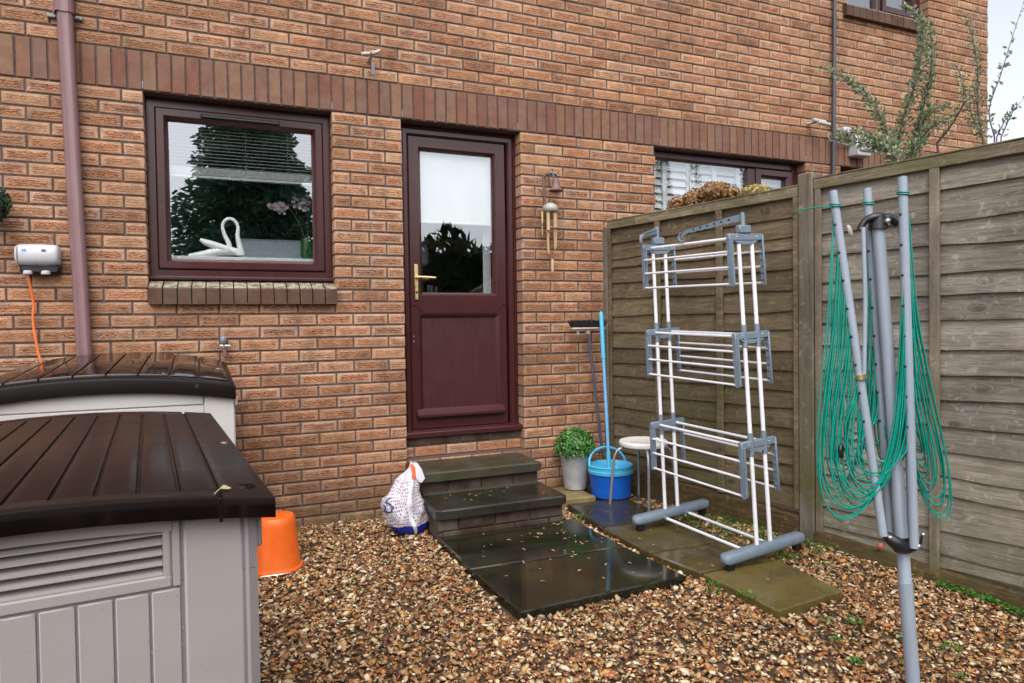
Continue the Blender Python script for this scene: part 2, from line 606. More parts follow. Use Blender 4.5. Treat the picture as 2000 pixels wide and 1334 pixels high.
def bag_mat():
    """white carrier bag with rows of small printed dashes, a deep-blue base band and a white side seam (flat print)"""
    t = NT("printed_bag_film")
    uvn = t.n("UVMap")
    s = t.n("SeparateXYZ"); t.l(uvn.outputs[0], s.inputs[0])
    u, v = s.outputs[0], s.outputs[1]
    rows = t.math('MULTIPLY', v, 25.0)
    rf = t.math('FRACT', rows)
    ri = t.math('FLOOR', rows)
    cols_ = t.math('ADD', t.math('MULTIPLY', u, 62.0), t.math('ADD', t.math('MULTIPLY', ri, 0.37), t.math('MULTIPLY', rf, 0.45)))
    cf = t.math('FRACT', cols_)
    ci = t.math('FLOOR', cols_)
    wn_ = t.n("TexWhiteNoise", noise_dimensions='2D')
    cmb = t.n("CombineXYZ"); t.l(ci, cmb.inputs[0]); t.l(ri, cmb.inputs[1])
    t.l(cmb.outputs[0], wn_.inputs["Vector"])
    r = wn_.outputs["Value"]
    ink = t.math('MULTIPLY', t.math('MULTIPLY', t.math('GREATER_THAN', rf, 0.30), t.math('LESS_THAN', rf, 0.85)),
                 t.math('MULTIPLY', t.math('GREATER_THAN', cf, 0.22), t.math('LESS_THAN', cf, 0.75)))
    ink = t.math('MULTIPLY', ink, t.math('GREATER_THAN', r, 0.18))
    icol = t.ramp(r, [(0.0, (0.035, 0.04, 0.10)), (0.45, (0.42, 0.10, 0.045)), (0.62, (0.06, 0.09, 0.25)), (0.78, (0.5, 0.2, 0.16)), (0.9, (0.05, 0.045, 0.07))], const=True)
    top = t.math('LESS_THAN', v, 0.78)
    ink = t.math('MULTIPLY', ink, t.math('MULTIPLY', top, 0.95))
    c = t.mix(ink, (0.60, 0.57, 0.63), icol)
    seam = t.math('MULTIPLY', t.math('GREATER_THAN', u, 0.755), t.math('LESS_THAN', u, 0.785))
    band = t.math('LESS_THAN', v, t.math('ADD', 0.125, t.math('MULTIPLY', t.noise(t.pos(), 9, 2), 0.05)))
    c = t.mix(band, c, (0.012, 0.022, 0.28))
    c = t.mix(seam, c, (0.72, 0.72, 0.78))
    t.bump(t.noise(t.pos(), 36, 5, 0.7, 1.0), 0.55, 0.012)
    return t.out(c, 0.38)


M = {}
M['brick'] = brick_mat()
M['soldier'] = soldier_mat("soldier_brick_brown", 0.22)
M['sill'] = soldier_mat("sill_brick_dark", 0.15, 0.45, 0.9)
M['mortar'] = mortar_mat()
M['upvc'] = upvc_mat()
M['panel'] = upvc_mat("burgundy_door_panel", 0.42, 70, 0.34)
M['black_gap'] = simple("black_gap", (0.012, 0.011, 0.012), 0.5, 0.2)  # plain black standing in for the dark of gaps and hollows
M['glass'] = glass_mat()
M['brass'] = simple("polished_brass", (0.86, 0.66, 0.30), 0.34, 0.08, metallic=1.0)
M['pipe'] = simple("mauve_pipe_plastic", (0.205, 0.115, 0.118), 0.38, 0.2, 6, stretch=(1, 1, 0.3))
M['darkpipe'] = simple("dark_pipe_plastic", (0.05, 0.048, 0.055), 0.4, 0.15)
M['whiteplastic'] = simple("white_plastic", (0.42, 0.38, 0.35), 0.4, 0.12)
M['bracket'] = simple("grey_bracket_metal", (0.22, 0.21, 0.22), 0.4, 0.25, 30)
M['stepslab'] = slab_mat("mossy_step_concrete", ((0.017, 0.016, 0.011), (0.034, 0.032, 0.021), (0.066, 0.063, 0.044)), (0.35, 0.7), 0.5, (0.042, 0.040, 0.014))
M['stepwet'] = slab_mat("dark_wet_step_concrete", ((0.009, 0.0085, 0.0065), (0.016, 0.015, 0.012), (0.030, 0.028, 0.023)), (0.16, 0.45), 0.25, (0.04, 0.038, 0.015))
M['pavewet'] = slab_mat("black_wet_paving", ((0.008, 0.008, 0.0055), (0.013, 0.013, 0.0085), (0.022, 0.021, 0.014)), (0.06, 0.16), 0.5, (0.024, 0.025, 0.008), 3.2, 0.0)
M['pavemoss'] = slab_mat("mossy_side_paving", ((0.028, 0.022, 0.011), (0.072, 0.052, 0.023), (0.125, 0.095, 0.045)), (0.10, 0.5), 0.7, (0.085, 0.066, 0.016), 6)
M['pavedark'] = slab_mat("dark_side_paving", ((0.016, 0.014, 0.012), (0.034, 0.029, 0.025), (0.06, 0.05, 0.038)), (0.10, 0.4), 0.4, (0.05, 0.038, 0.012), 6)
M['paveolive'] = slab_mat("olive_side_paving", ((0.05, 0.038, 0.014), (0.125, 0.093, 0.033), (0.20, 0.16, 0.075)), (0.22, 0.55), 0.6, (0.12, 0.09, 0.018), 5)
M['paveyellow'] = slab_mat("yellow_side_paving", ((0.14, 0.10, 0.038), (0.23, 0.17, 0.07), (0.31, 0.25, 0.12)), (0.3, 0.6), 0.3)
M['stepbrick'] = soldier_mat("dark_step_brick", 0.3, 0.24)
M['ground'] = simple("damp_soil", (0.085, 0.05, 0.026), 0.8, 0.5, 9, 0.5, 60)
M['gravel'] = gravel_mat()
M['farwood'] = wood_mat("olive_brown_fence_wood", ((0.074, 0.052, 0.030), (0.145, 0.107, 0.064), (0.25, 0.195, 0.130)), 0.6, (0.2, 1.8))
M['nearwood'] = wood_mat("grey_fence_wood", ((0.105, 0.090, 0.070), (0.235, 0.203, 0.160), (0.37, 0.338, 0.29)), 0.5, (-0.1, 0.9))
M['postwood'] = wood_mat("post_wood", ((0.12, 0.095, 0.068), (0.19, 0.155, 0.118), (0.26, 0.22, 0.175)), 1.0, (0.1, 1.5), 'vertical')
M['railwood'] = wood_mat("mossy_rail_wood", ((0.075, 0.048, 0.026), (0.190, 0.150, 0.100), (0.33, 0.28, 0.205)), 0.55, (1.2, 4.0))
M['gravelboard'] = wood_mat("damp_gravel_board", ((0.030, 0.019, 0.010), (0.085, 0.052, 0.022), (0.19, 0.125, 0.052)), 0.5, (-0.1, 0.2))
M['lid'] = simple("dark_brown_wet_plastic", (0.0115, 0.0062, 0.0052), 0.30, 0.12, 5, spec=0.15, rvar=0.03)
M['skirt'] = simple("black_brown_plastic", (0.008, 0.0055, 0.005), 0.32, 0.12, 5, spec=0.10, rvar=0.03)
M['farlid'] = simple("wet_brown_plastic", (0.013, 0.0075, 0.0065), 0.09, 0.15, 5, rvar=0.04)
M['shed'] = simple("taupe_shed_plastic", (0.285, 0.260, 0.252), 0.5, 0.10, 4, 0.16, 260, stretch=(0.25, 0.25, 1))
M['shed_lit'] = simple("lit_shed_plastic", (0.46, 0.445, 0.425), 0.55, 0.12, 4, 0.16, 260, stretch=(0.25, 0.25, 1))  # lighter copy of the taupe plastic, brighter light put into the colour
M['shedgroove_shade'] = simple("shaded_groove_plastic", (0.17, 0.15, 0.16), 0.6, 0.1)  # darker copy of the taupe plastic, groove shade put into the colour
M['orange'] = simple("orange_bucket_plastic", (0.78, 0.13, 0.012), 0.40, 0.16, 7)
M['cable'] = simple("orange_cable", (0.85, 0.17, 0.035), 0.45, 0.06)
M['bag'] = bag_mat()
M['baghandle'] = simple("orange_bag_handle", (0.78, 0.10, 0.02), 0.4, 0.1)
M['bagblue'] = simple("dark_blue_print", (0.012, 0.018, 0.10), 0.4, 0.05)
M['bagwhite'] = simple("white_bag_film", (0.78, 0.78, 0.82), 0.35, 0.06)
M['zinc'] = simple("galvanised_zinc", (0.42, 0.43, 0.44), 0.42, 0.28, 12, 0.1, 70, metallic=0.35)
M['boxleaf'] = leaf_mat("box_ball_leaves", [(0.018, 0.075, 0.014), (0.05, 0.17, 0.03), (0.10, 0.27, 0.055), (0.17, 0.36, 0.10)], 0.4)
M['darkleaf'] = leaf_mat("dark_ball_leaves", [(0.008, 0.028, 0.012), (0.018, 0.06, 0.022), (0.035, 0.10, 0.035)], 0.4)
M['blue'] = simple("blue_bucket_plastic", (0.005, 0.095, 0.47), 0.38, 0.2, 8)
M['cyan'] = simple("cyan_plastic", (0.075, 0.42, 0.66), 0.35, 0.08)
M['cyan2'] = simple("pale_blue_handle_metal", (0.135, 0.38, 0.66), 0.32, 0.06)
M['bristle'] = simple("black_bristle", (0.012, 0.011, 0.012), 0.8, 0.3, 40)
M['broomhead'] = simple("cream_broom_plastic", (0.48, 0.42, 0.36), 0.5, 0.15)
M['slate'] = simple("slate_grey_handle", (0.085, 0.085, 0.11), 0.4, 0.12)
M['stoolseat'] = simple("cream_seat_plastic", (0.74, 0.71, 0.67), 0.42, 0.08)
M['stoolleg'] = simple("grey_leg_metal", (0.36, 0.36, 0.38), 0.35, 0.12, metallic=0.6)
M['airerwhite'] = simple("white_coated_tube", (0.74, 0.74, 0.78), 0.35, 0.05)
M['airergrey'] = simple("blue_grey_plastic", (0.15, 0.19, 0.24), 0.42, 0.12, 10)
M['black'] = simple("black_plastic", (0.010, 0.010, 0.013), 0.38, 0.2)
M['polegrey'] = simple("grey_painted_pole", (0.29, 0.335, 0.40), 0.36, 0.14, 8, stretch=(1, 1, 0.3))
M['cord'] = simple("green_line_cord", (0.0, 0.25, 0.185), 0.32, 0.2, 30)
M['chrome'] = simple("chrome_bolt", (0.75, 0.73, 0.70), 0.2, 0.1, metallic=1.0)
M['iron'] = simple("rusty_iron", (0.155, 0.085, 0.075), 0.6, 0.35, 30, 0.2, 90)
M['bamboo'] = simple("bamboo", (0.50, 0.335, 0.175), 0.55, 0.25, 22, stretch=(1, 1, 0.15))
M['coconut'] = simple("grey_coconut_shell", (0.34, 0.31, 0.29), 0.5, 0.3, 18)
M['hydr'] = leaf_mat("dry_hydrangea_petals", [(0.10, 0.045, 0.018), (0.25, 0.12, 0.042), (0.38, 0.215, 0.085), (0.30, 0.15, 0.06), (0.46, 0.31, 0.15)], 0.6, 0.2)
M['hydrgreen'] = leaf_mat("pale_hydrangea_petals", [(0.20, 0.15, 0.045), (0.40, 0.31, 0.10), (0.46, 0.38, 0.16)], 0.6, 0.2)
M['shrubleaf'] = leaf_mat("grey_green_shrub_leaves", [(0.06, 0.11, 0.03), (0.12, 0.18, 0.075), (0.24, 0.29, 0.19), (0.38, 0.42, 0.33), (0.20, 0.23, 0.05)], 0.5)
M['stem'] = simple("woody_stem", (0.095, 0.062, 0.045), 0.7, 0.3, 30)
M['purplestem'] = simple("purple_stem", (0.14, 0.09, 0.17), 0.6, 0.25, 30)
M['weed'] = leaf_mat("weed_leaves", [(0.03, 0.10, 0.015), (0.06, 0.20, 0.025), (0.11, 0.27, 0.04)], 0.5)
M['moss'] = leaf_mat("ground_moss", [(0.022, 0.05, 0.010), (0.04, 0.085, 0.016), (0.085, 0.10, 0.02)], 0.7, 0.1)
M['fallen'] = leaf_mat("fallen_leaves", [(0.45, 0.33, 0.19), (0.52, 0.43, 0.29), (0.40, 0.25, 0.14), (0.50, 0.43, 0.32), (0.42, 0.30, 0.12)], 0.5, 0.1)
M['conifer'] = leaf_mat("conifer_needles", [(0.04, 0.11, 0.075), (0.08, 0.20, 0.125), (0.13, 0.27, 0.16)], 0.7, 0.1)
M['hedge'] = leaf_mat("hedge_leaves", [(0.006, 0.018, 0.006), (0.015, 0.04, 0.012), (0.03, 0.06, 0.018)], 0.7, 0.1)
M['bark'] = simple("bark", (0.06, 0.042, 0.03), 0.8, 0.4, 20, 0.5, 40)
M['swan'] = simple("white_glaze", (0.80, 0.82, 0.82), 0.2, 0.05)
M['venetian'] = simple("venetian_slat", (0.36, 0.38, 0.38), 0.45, 0.05)
M['blind'] = simple("white_blind_slat", (0.60, 0.62, 0.64), 0.45, 0.05)
M['rollblind'] = simple("cream_blind_fabric", (0.50, 0.53, 0.52), 0.8, 0.10, 3)
M['roomwall'] = simple("dim_room_wall", (0.20, 0.17, 0.12), 0.8, 0.1)
M['floor'] = simple("room_floor", (0.10, 0.07, 0.05), 0.5, 0.2)
M['cupboard'] = simple("orange_oak_cupboard", (0.48, 0.22, 0.055), 0.4, 0.2, 10, stretch=(3, 3, 0.4))
M['sofa'] = simple("pale_blue_worktop", (0.42, 0.50, 0.58), 0.5, 0.1)
M['petal'] = simple("pink_white_petal", (0.66, 0.52, 0.60), 0.5, 0.2)
M['greenglass'] = simple("green_vase", (0.02, 0.075, 0.01), 0.25, 0.1)
M['meter'] = simple("white_meter_box", (0.46, 0.47, 0.47), 0.45, 0.1)
M['reel'] = simple("silver_plastic", (0.50, 0.49, 0.52), 0.32, 0.08)
M['terracotta'] = simple("terracotta", (0.35, 0.10, 0.05), 0.7, 0.2)


def rnd_brick_rnd():
    x = R.random()
    return 0.05 + 0.9 * x


# ------------------------------------------------------------------ ground
def gh(x, y):
    return -0.012 * max(0.0, -1.2 - y) - 0.14 * max(0.0, -2.42 - y) - 0.075 * max(0.0, x - 1.45) * max(0.0, min(1.2, -1.5 - y))


xs = [-60, -20, -8, -4] + [-3 + 0.25 * i for i in range(0, 26)] + [5, 9, 20, 60]
ys = [-60, -30, -15, -8, -6] + [-5 + 0.25 * i for i in range(0, 23)] + [2, 6, 20, 60]
mb = MB()
for y in ys:
    for x in xs:
        mb.v.append((x, y, gh(max(-3, min(3, x)), max(-5, y)) - 0.014))
nx_ = len(xs)
for j in range(len(ys) - 1):
    for i in range(nx_ - 1):
        mb.face((j * nx_ + i, j * nx_ + i + 1, (j + 1) * nx_ + i + 1, (j + 1) * nx_ + i))
o = obj("ground", mb, M['ground'], None, 60)
tag(o, kind="structure")

# ------------------------------------------------------------------ house
HOUSE = thing("brick_house", (0, 0, 0), "orange brick house wall with a dark soldier course, burgundy door and windows", "house")
X0, X1, ZT = -2.9, 5.95, 5.1
ZS = 2.6
# openings on the wall face: x0,x1,z0,z1
OP = [(-1.493, -0.443, 1.40, ZS), (0.0, 0.852, 0.352, ZS), (1.985, 3.53, 1.40, ZS), (3.935, 4.85, 0.4, ZS), (4.02, 5.08, 3.915, 5.1)]
# mortar backing wall
mb = MB()
gx = sorted(set([X0, X1] + [o_[0] - 0.006 for o_ in OP] + [o_[1] + 0.006 for o_ in OP]))
gz_ = sorted(set([-0.2, ZT] + [o_[2] for o_ in OP] + [o_[3] for o_ in OP]))
for i in range(len(gx) - 1):
    for j in range(len(gz_) - 1):
        cx, cz = (gx[i] + gx[i + 1]) / 2, (gz_[j] + gz_[j + 1]) / 2
        if any(a[0] - 0.007 < cx < a[1] + 0.007 and a[2] < cz < a[3] for a in OP):
            continue
        mb.box(gx[i], gx[i + 1], 0.007, 0.26, gz_[j], gz_[j + 1])
WALL = obj("wall", mb, M['mortar'], HOUSE, None)

# brick list: (x0,x1,z0,z1)
bricks = []


def course(z0, xa, xb, phase, right_aligned=False):
    """fill [xa,xb] with stretchers, joints at phase + k*.225"""
    k = math.floor((xa - phase) / 0.225) - 1
    while True:
        a = phase + k * 0.225 + 0.005
        b = a + 0.215
        k += 1
        if a > xb: break
        if b < xa: continue
        a2, b2 = max(a, xa), min(b, xb)
        if b2 - a2 < 0.035: continue
        bricks.append((a2, b2, z0))


for r in range(36):
    z0 = ZS - 0.075 * (r + 1) + 0.005
    zc = z0 + 0.03
    half = 0.1125 if r % 2 else 0.0
    segs = [(X0, X1)]
    for (a, b, c, d) in OP:
        if c < zc < d:
            ns = []
            for (p, q) in segs:
                if b <= p or a >= q: ns.append((p, q)); continue
                if a > p: ns.append((p, a))
                if b < q: ns.append((b, q))
            segs = ns
    for (p, q) in segs:
        if q <= -1.4:
            course(z0, p, q, q + 0.005 + (0.1125 if r % 2 == 0 else 0.0))
        elif q <= 0.01:
            course(z0, p, q, -0.448 + half)
        elif abs(p - 0.852) < 0.01:
            course(z0, p, q, p - 0.005 + half)
        else:
            course(z0, p, q, -0.448 + half)
for r in range(31):
    z0 = 2.825 + 0.075 * r + 0.005
    zc = z0 + 0.03
    segs = [(X0, X1)]
    for (a, b, c, d) in OP:
        if c < zc < d:
            ns = []
            for (p, q) in segs:
                if b <= p or a >= q: ns.append((p, q)); continue
                if a > p: ns.append((p, a))
                if b < q: ns.append((b, q))
            segs = ns
    for (p, q) in segs:
        course(z0, p, q, -0.016 + (0.1125 if r % 2 else 0.0))


def brick_shape(mb, x0, x1, z0, z1, y0=0.0, y1=0.105, c=0.004, jit=True):
    """front face inset by a small arris, seven faces, uv on the front"""
    j = lambda s: (R.random() - 0.5) * s
    yf = y0 + (j(0.004) if jit else 0)
    v = [(x0, y1, z0), (x1, y1, z0), (x1, y1, z1), (x0, y1, z1),
         (x0 + j(.002), yf + c, z0 + j(.002)), (x1 + j(.002), yf + c, z0 + j(.002)), (x1 + j(.002), yf + c, z1 + j(.002)), (x0 + j(.002), yf + c, z1 + j(.002)),
         (x0 + c, yf, z0 + c), (x1 - c, yf, z0 + c), (x1 - c, yf, z1 - c), (x0 + c, yf, z1 - c)]
    o = len(mb.v)
    mb.v.extend(v)
    fu, fv = c / max(0.02, x1 - x0), c / (z1 - z0)
    q = {4: (0, 0), 5: (1, 0), 6: (1, 1), 7: (0, 1), 8: (fu, fv), 9: (1 - fu, fv), 10: (1 - fu, 1 - fv), 11: (fu, 1 - fv)}
    mb.face([o + 8, o + 9, o + 10, o + 11], [q[8], q[9], q[10], q[11]])
    for a, b in ((4, 5), (5, 6), (6, 7), (7, 4)):
        ia, ib = {4: 8, 5: 9, 6: 10, 7: 11}[a], {4: 8, 5: 9, 6: 10, 7: 11}[b]
        mb.face([o + a, o + b, o + ib, o + ia], [q[a], q[b], q[ib], q[ia]])
    for a, b, c_, d in ((0, 1, 5, 4), (1, 2, 6, 5), (2, 3, 7, 6), (3, 0, 4, 7)):
        mb.face([o + a, o + b, o + c_, o + d], [(0, 0.02), (1, 0.02), (1, 0.1), (0, 0.1)])


def hidden(u, v):
    if not (-20 < u < 2020 and -20 < v < 1354): return True
    if u < 462 and v > 715 - 0.02 * u: return True
    if u < 545 and v > 960: return True
    if u > 1190 and v > 437 - (u - 1190) * 0.215: return True
    return False


scored = []
for b in bricks:
    cx, cz = (b[0] + b[1]) / 2, b[2] + 0.0325
    u, v = proj((cx, 0, cz))
    d = (Vector((cx, 0, cz)) - CAM).length
    s = (b[1] - b[0]) * abs(CAM.y) / d ** 3
    scored.append((0 if hidden(u, v) else s, b))
scored.sort(key=lambda t: -t[0])
mbs = MB()
protos = {}
for i, (s, b) in enumerate(scored):
    w = b[1] - b[0]
    if i < 300 and s > 0:
        key = (round(w, 3), R.randrange(14) if w > 0.2 else R.randrange(5))
        if key not in protos:
            m_ = MB()
            m_.cr = rnd_brick_rnd()
            brick_shape(m_, -w / 2, w / 2, -0.0325, 0.0325)
            me = m_.mesh("brick")
            me.materials.append(M['brick'])
            protos[key] = me
        o = bpy.data.objects.new("brick", protos[key])
        COL.objects.link(o)
        o.parent = WALL
        o.location = ((b[0] + b[1]) / 2, 0, b[2] + 0.0325)
    else:
        mbs.cr = rnd_brick_rnd()
        brick_shape(mbs, b[0], b[1], b[2], b[2] + 0.065)
obj("brickwork", mbs, M['brick'], WALL, None, kind="stuff")

# soldier course band
sm = []
for q in range(8):
    m_ = MB(); m_.cr = q / 7
    brick_shape(m_, -0.0325, 0.0325, -0.1075, 0.1075, 0.0, 0.16, 0.003)
    me = m_.mesh("soldier_brick"); me.materials.append(M['soldier']); sm.append(me)
k = math.ceil((X0 - 0.007) / 0.075)
while 0.007 + k * 0.075 + 0.07 < X1:
    xa = 0.007 + k * 0.075 + 0.0375
    k += 1
    o = bpy.data.objects.new("soldier_brick", R.choice(sm))
    COL.objects.link(o); o.parent = WALL
    o.location = (xa, -0.002 + R.uniform(-.002, .002), 2.7125)
# pale weep-hole streaks: small plastic weep vents in the soldier course
for x in (-1.493, -0.443, 0.007, 0.832, 2.032, 3.532):
    obj("weep_vent", MB().box(x - .003, x + .003, -0.001, 0.02, 2.612, 2.655), M['bracket'], WALL, None)

# brick sill of the kitchen window
SILL = obj("window_sill", MB().box(-1.487, -0.446, 0.0, 0.10, 1.389, 1.47), M['mortar'], HOUSE, None)
for q in range(14):
    a = -1.491 + q * 0.0752
    m_ = MB(); m_.cr = R.random()
    j = R.uniform(-.004, .004)
    m_.prism([(-0.045 + j, 1.384), (0.10, 1.384), (0.10, 1.532), (-0.030 + j, 1.482), (-0.041 + j, 1.479), (-0.045 + j, 1.470)], a + .003, a + .072, T=lambda x, y, z: (y, x, z))
    obj("sill_brick", m_, M['sill'], SILL, None)

# recessed bricks under the door
for r in range(2):
    z0 = 0.352 + r * 0.074 + 0.004
    xx = 0.004 - (0.16 if r == 0 else 0.06)
    while xx < 0.85:
        a, b = max(xx, 0.004), min(xx + 0.215, 0.848)
        xx += 0.225
        if b - a < 0.02: continue
        m_ = MB(); m_.cr = R.choice([0.0, 0.05, 0.9]) if r else R.uniform(0.5, 1)
        brick_shape(m_, a, b, z0, z0 + 0.064, 0.062, 0.12)
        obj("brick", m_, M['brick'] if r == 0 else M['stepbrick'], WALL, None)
obj("threshold_mortar", MB().box(-0.004, 0.856, 0.068, 0.2, 0.3, 0.502), M['mortar'], WALL, None)


def ring(mb, x0, x1, z0, z1, prof):
    """mitred frame; prof = list of (inset, y) from outside to inside"""
    n = len(prof)
    o = len(mb.v)
    for (i, y) in prof:
        mb.v.extend([(x0 + i, y, z0 + i), (x1 - i, y, z0 + i), (x1 - i, y, z1 - i), (x0 + i, y, z1 - i)])
    for k in range(n - 1):
        for c in range(4):
            d = (c + 1) % 4
            mb.face((o + k * 4 + c, o + k * 4 + d, o + (k + 1) * 4 + d, o + (k + 1) * 4 + c))


# ---- kitchen window
WIN = obj("window", MB(), M['upvc'], HOUSE)
f = MB()
ring(f, -1.493, -0.443, 1.545, 2.592, [(0.0, 0.17), (0.0, 0.10), (0.004, 0.096), (0.046, 0.096), (0.054, 0.106), (0.056, 0.125)])
f.box(-1.493, -0.443, 0.10, 0.17, 2.5925, 2.5995)
obj("frame", f, M['upvc'], WIN, 30)
f = MB()
ring(f, -1.443, -0.493, 1.598, 2.542, [(0.0, 0.124), (0.0, 0.092), (0.006, 0.086), (0.044, 0.086), (0.058, 0.104), (0.066, 0.118), (0.068, 0.15)])
obj("sash", f, M['upvc'], WIN, 30)
f = MB()
f.prism([(0.155, 1.532), (0.155, 1.562), (0.094, 1.558), (0.062, 1.553), (0.056, 1.546), (0.056, 1.536), (0.062, 1.532)], -1.492, -0.444, T=lambda x, y, z: (y, x, z))
obj("cill", f, M['upvc'], WIN, 30)
obj("trickle_vent", MB().box(-1.20, -0.75, 0.070, 0.0855, 2.500, 2.522, 0.006), M['black'], WIN)
g = MB().quad((-1.377, 0.13, 1.664), (-0.559, 0.13, 1.664), (-0.559, 0.13, 2.476), (-1.377, 0.13, 2.476))
obj("pane", g, M['glass'], WIN, None)

# ---- back door
DOOR = obj("door", MB(), M['upvc'], HOUSE)
f = MB()


def ring3(mb, x0, x1, z0, z1, prof):
    """door frame: two jambs and head (open at the foot)"""
    o = len(mb.v); n = len(prof)
    for (i, y) in prof:
        mb.v.extend([(x0 + i, y, z0), (x0 + i, y, z1 - i), (x1 - i, y, z1 - i), (x1 - i, y, z0)])
    for k in range(n - 1):
        for c in range(3):
            mb.face((o + k * 4 + c, o + (k + 1) * 4 + c, o + (k + 1) * 4 + c + 1, o + k * 4 + c + 1))


ring3(f, 0.002, 0.85, 0.50, 2.592, [(0.0, 0.20), (0.0, 0.10), (0.020, 0.096), (0.022, 0.104), (0.026, 0.104), (0.028, 0.094), (0.052, 0.094), (0.062, 0.108), (0.064, 0.14)])
f.box(0.002, 0.85, 0.10, 0.2, 2.5925, 2.5995)
f.box(0.80, 0.848, 0.1035, 0.2, 0.5, 2.54)
obj("frame", f, M['upvc'], DOOR, 30)
LX0, LX1 = 0.066, 0.772
f = MB()
ring(f, LX0, LX1, 1.376, 2.528, [(0.0, 0.14), (0.0, 0.112), (0.005, 0.106), (0.072, 0.106), (0.086, 0.122), (0.092, 0.134), (0.094, 0.16)])
ring(f, LX0, LX1, 0.532, 1.3765, [(0.0, 0.14), (0.0, 0.112), (0.005, 0.106), (0.060, 0.106), (0.078, 0.122), (0.086, 0.130), (0.088, 0.15)])
obj("leaf_frame", f, M['upvc'], DOOR, 30)
f = MB()
f.prism([(LX0 + .034, 1.377), (LX0 + .088, 1.432), (LX1 - .088, 1.432), (LX1 - .034, 1.377), (LX1 - .088, 1.326), (LX0 + .088, 1.326)], 0.100, 0.1065)
f.prism([(LX0 + .034, 1.377), (LX0 + .095, 1.438), (LX1 - .095, 1.438), (LX1 - .034, 1.377), (LX1 - .095, 1.320), (LX0 + .095, 1.320)], 0.1068, 0.118)
obj("mid_rail", f, M['upvc'], DOOR, 30)
obj("kick_panel", MB().box(LX0 + .07, LX1 - .07, 0.1285, 0.15, 0.60, 1.31), M['panel'], DOOR, None)
f = MB()
f.prism([(0.112, 0.608), (0.080, 0.608), (0.070, 0.616), (0.068, 0.632), (0.100, 0.660), (0.112, 0.672)], LX0 + .032, LX1 - .036, T=lambda x, y, z: (y, x, z))
obj("weather_bar", f, M['upvc'], DOOR, 30)
f = MB()
f.prism([(0.20, 0.486), (0.20, 0.534), (0.10, 0.532), (0.036, 0.522), (0.03, 0.516), (0.03, 0.490), (0.036, 0.486)], 0.006, 0.856, T=lambda x, y, z: (y, x, z))
obj("cill", f, M['upvc'], DOOR, 30)
obj("gap_shadow_strip", MB().box(LX0 + .03, LX1 - .03, 0.1, 0.1058, 0.596, 0.607), M['black_gap'], DOOR, None)  # black strip painted in as the shadow gap under the weather bar
obj("pane", MB().quad((LX0 + .09, 0.142, 1.465), (LX1 - .09, 0.142, 1.465), (LX1 - .09, 0.142, 2.44), (LX0 + .09, 0.142, 2.44)), M['glass'], DOOR, None)
# letter-plate free handle: backplate, lever, keyhole
HND = obj("handle", MB().box(0.093, 0.123, 0.094, 0.1055, 1.415, 1.66, 0.005), M['brass'], DOOR, 40)
f = MB().tube([(0.108, 0.095, 1.568), (0.108, 0.058, 1.568)], 0.010, 12)
f.tube(bez([(0.100, 0.055, 1.568), (0.13, 0.053, 1.569), (0.19, 0.054, 1.567), (0.232, 0.057, 1.565)], 5), 0.0085, 10)
obj("lever", f, M['brass'], HND)
obj("keyhole", MB().tube([(0.108, 0.0935, 1.468), (0.108, 0.0915, 1.468)], 0.0085, 12), M['black'], HND)
for z in (1.17, 1.135):
    obj("screw_cap", MB().tube([(0.085, 0.1065, z), (0.085, 0.104, z)], 0.004, 8), M['whiteplastic'], DOOR)

# ---- neighbour's window
WIN2 = obj("window", MB(), M['upvc'], HOUSE)
f = MB()
ring(f, 1.985, 3.53, 1.45, 2.592, [(0.0, 0.17), (0.0, 0.10), (0.004, 0.096), (0.046, 0.096), (0.058, 0.112), (0.06, 0.15)])
f.box(1.985, 3.53, 0.10, 0.17, 2.5925, 2.5995)
f.box(2.985, 3.06, 0.0965, 0.15, 1.51, 2.532, 0.006)
ring(f, 3.062, 3.47, 1.51, 2.532, [(0.0, 0.124), (0.0, 0.090), (0.006, 0.084), (0.050, 0.084), (0.066, 0.104), (0.068, 0.14)])
obj("frame", f, M['upvc'], WIN2, 30)
obj("pane", MB().quad((2.04, 0.13, 1.5), (2.99, 0.13, 1.5), (2.99, 0.13, 2.535), (2.04, 0.13, 2.535)), M['glass'], WIN2, None)
obj("pane", MB().quad((3.125, 0.131, 1.57), (3.41, 0.131, 1.57), (3.41, 0.131, 2.468), (3.125, 0.131, 2.468)), M['glass'], WIN2, None)
for xa, xb in ((2.00, 2.19), (2.19, 2.43), (2.43, 2.685), (2.685, 2.94), (2.94, 3.2), (3.2, 3.5)):
    f = MB()
    ring(f, xa, xb, 1.5, 2.56, [(0.0, 0.195), (0.0, 0.165), (0.022, 0.165), (0.022, 0.195)])
    sh = obj("shutter", f, M['blind'], WIN2, None)
    f = MB()
    z = 1.54
    while z < 2.53:
        f.box(xa + .024, xb - .024, 0.170, 0.176, z, z + .058, T=lambda x, y, z_: (x, y + (z_ - z) * 0.5, z_))
        z += 0.062
    obj("louvre", f, M['blind'], sh, None)

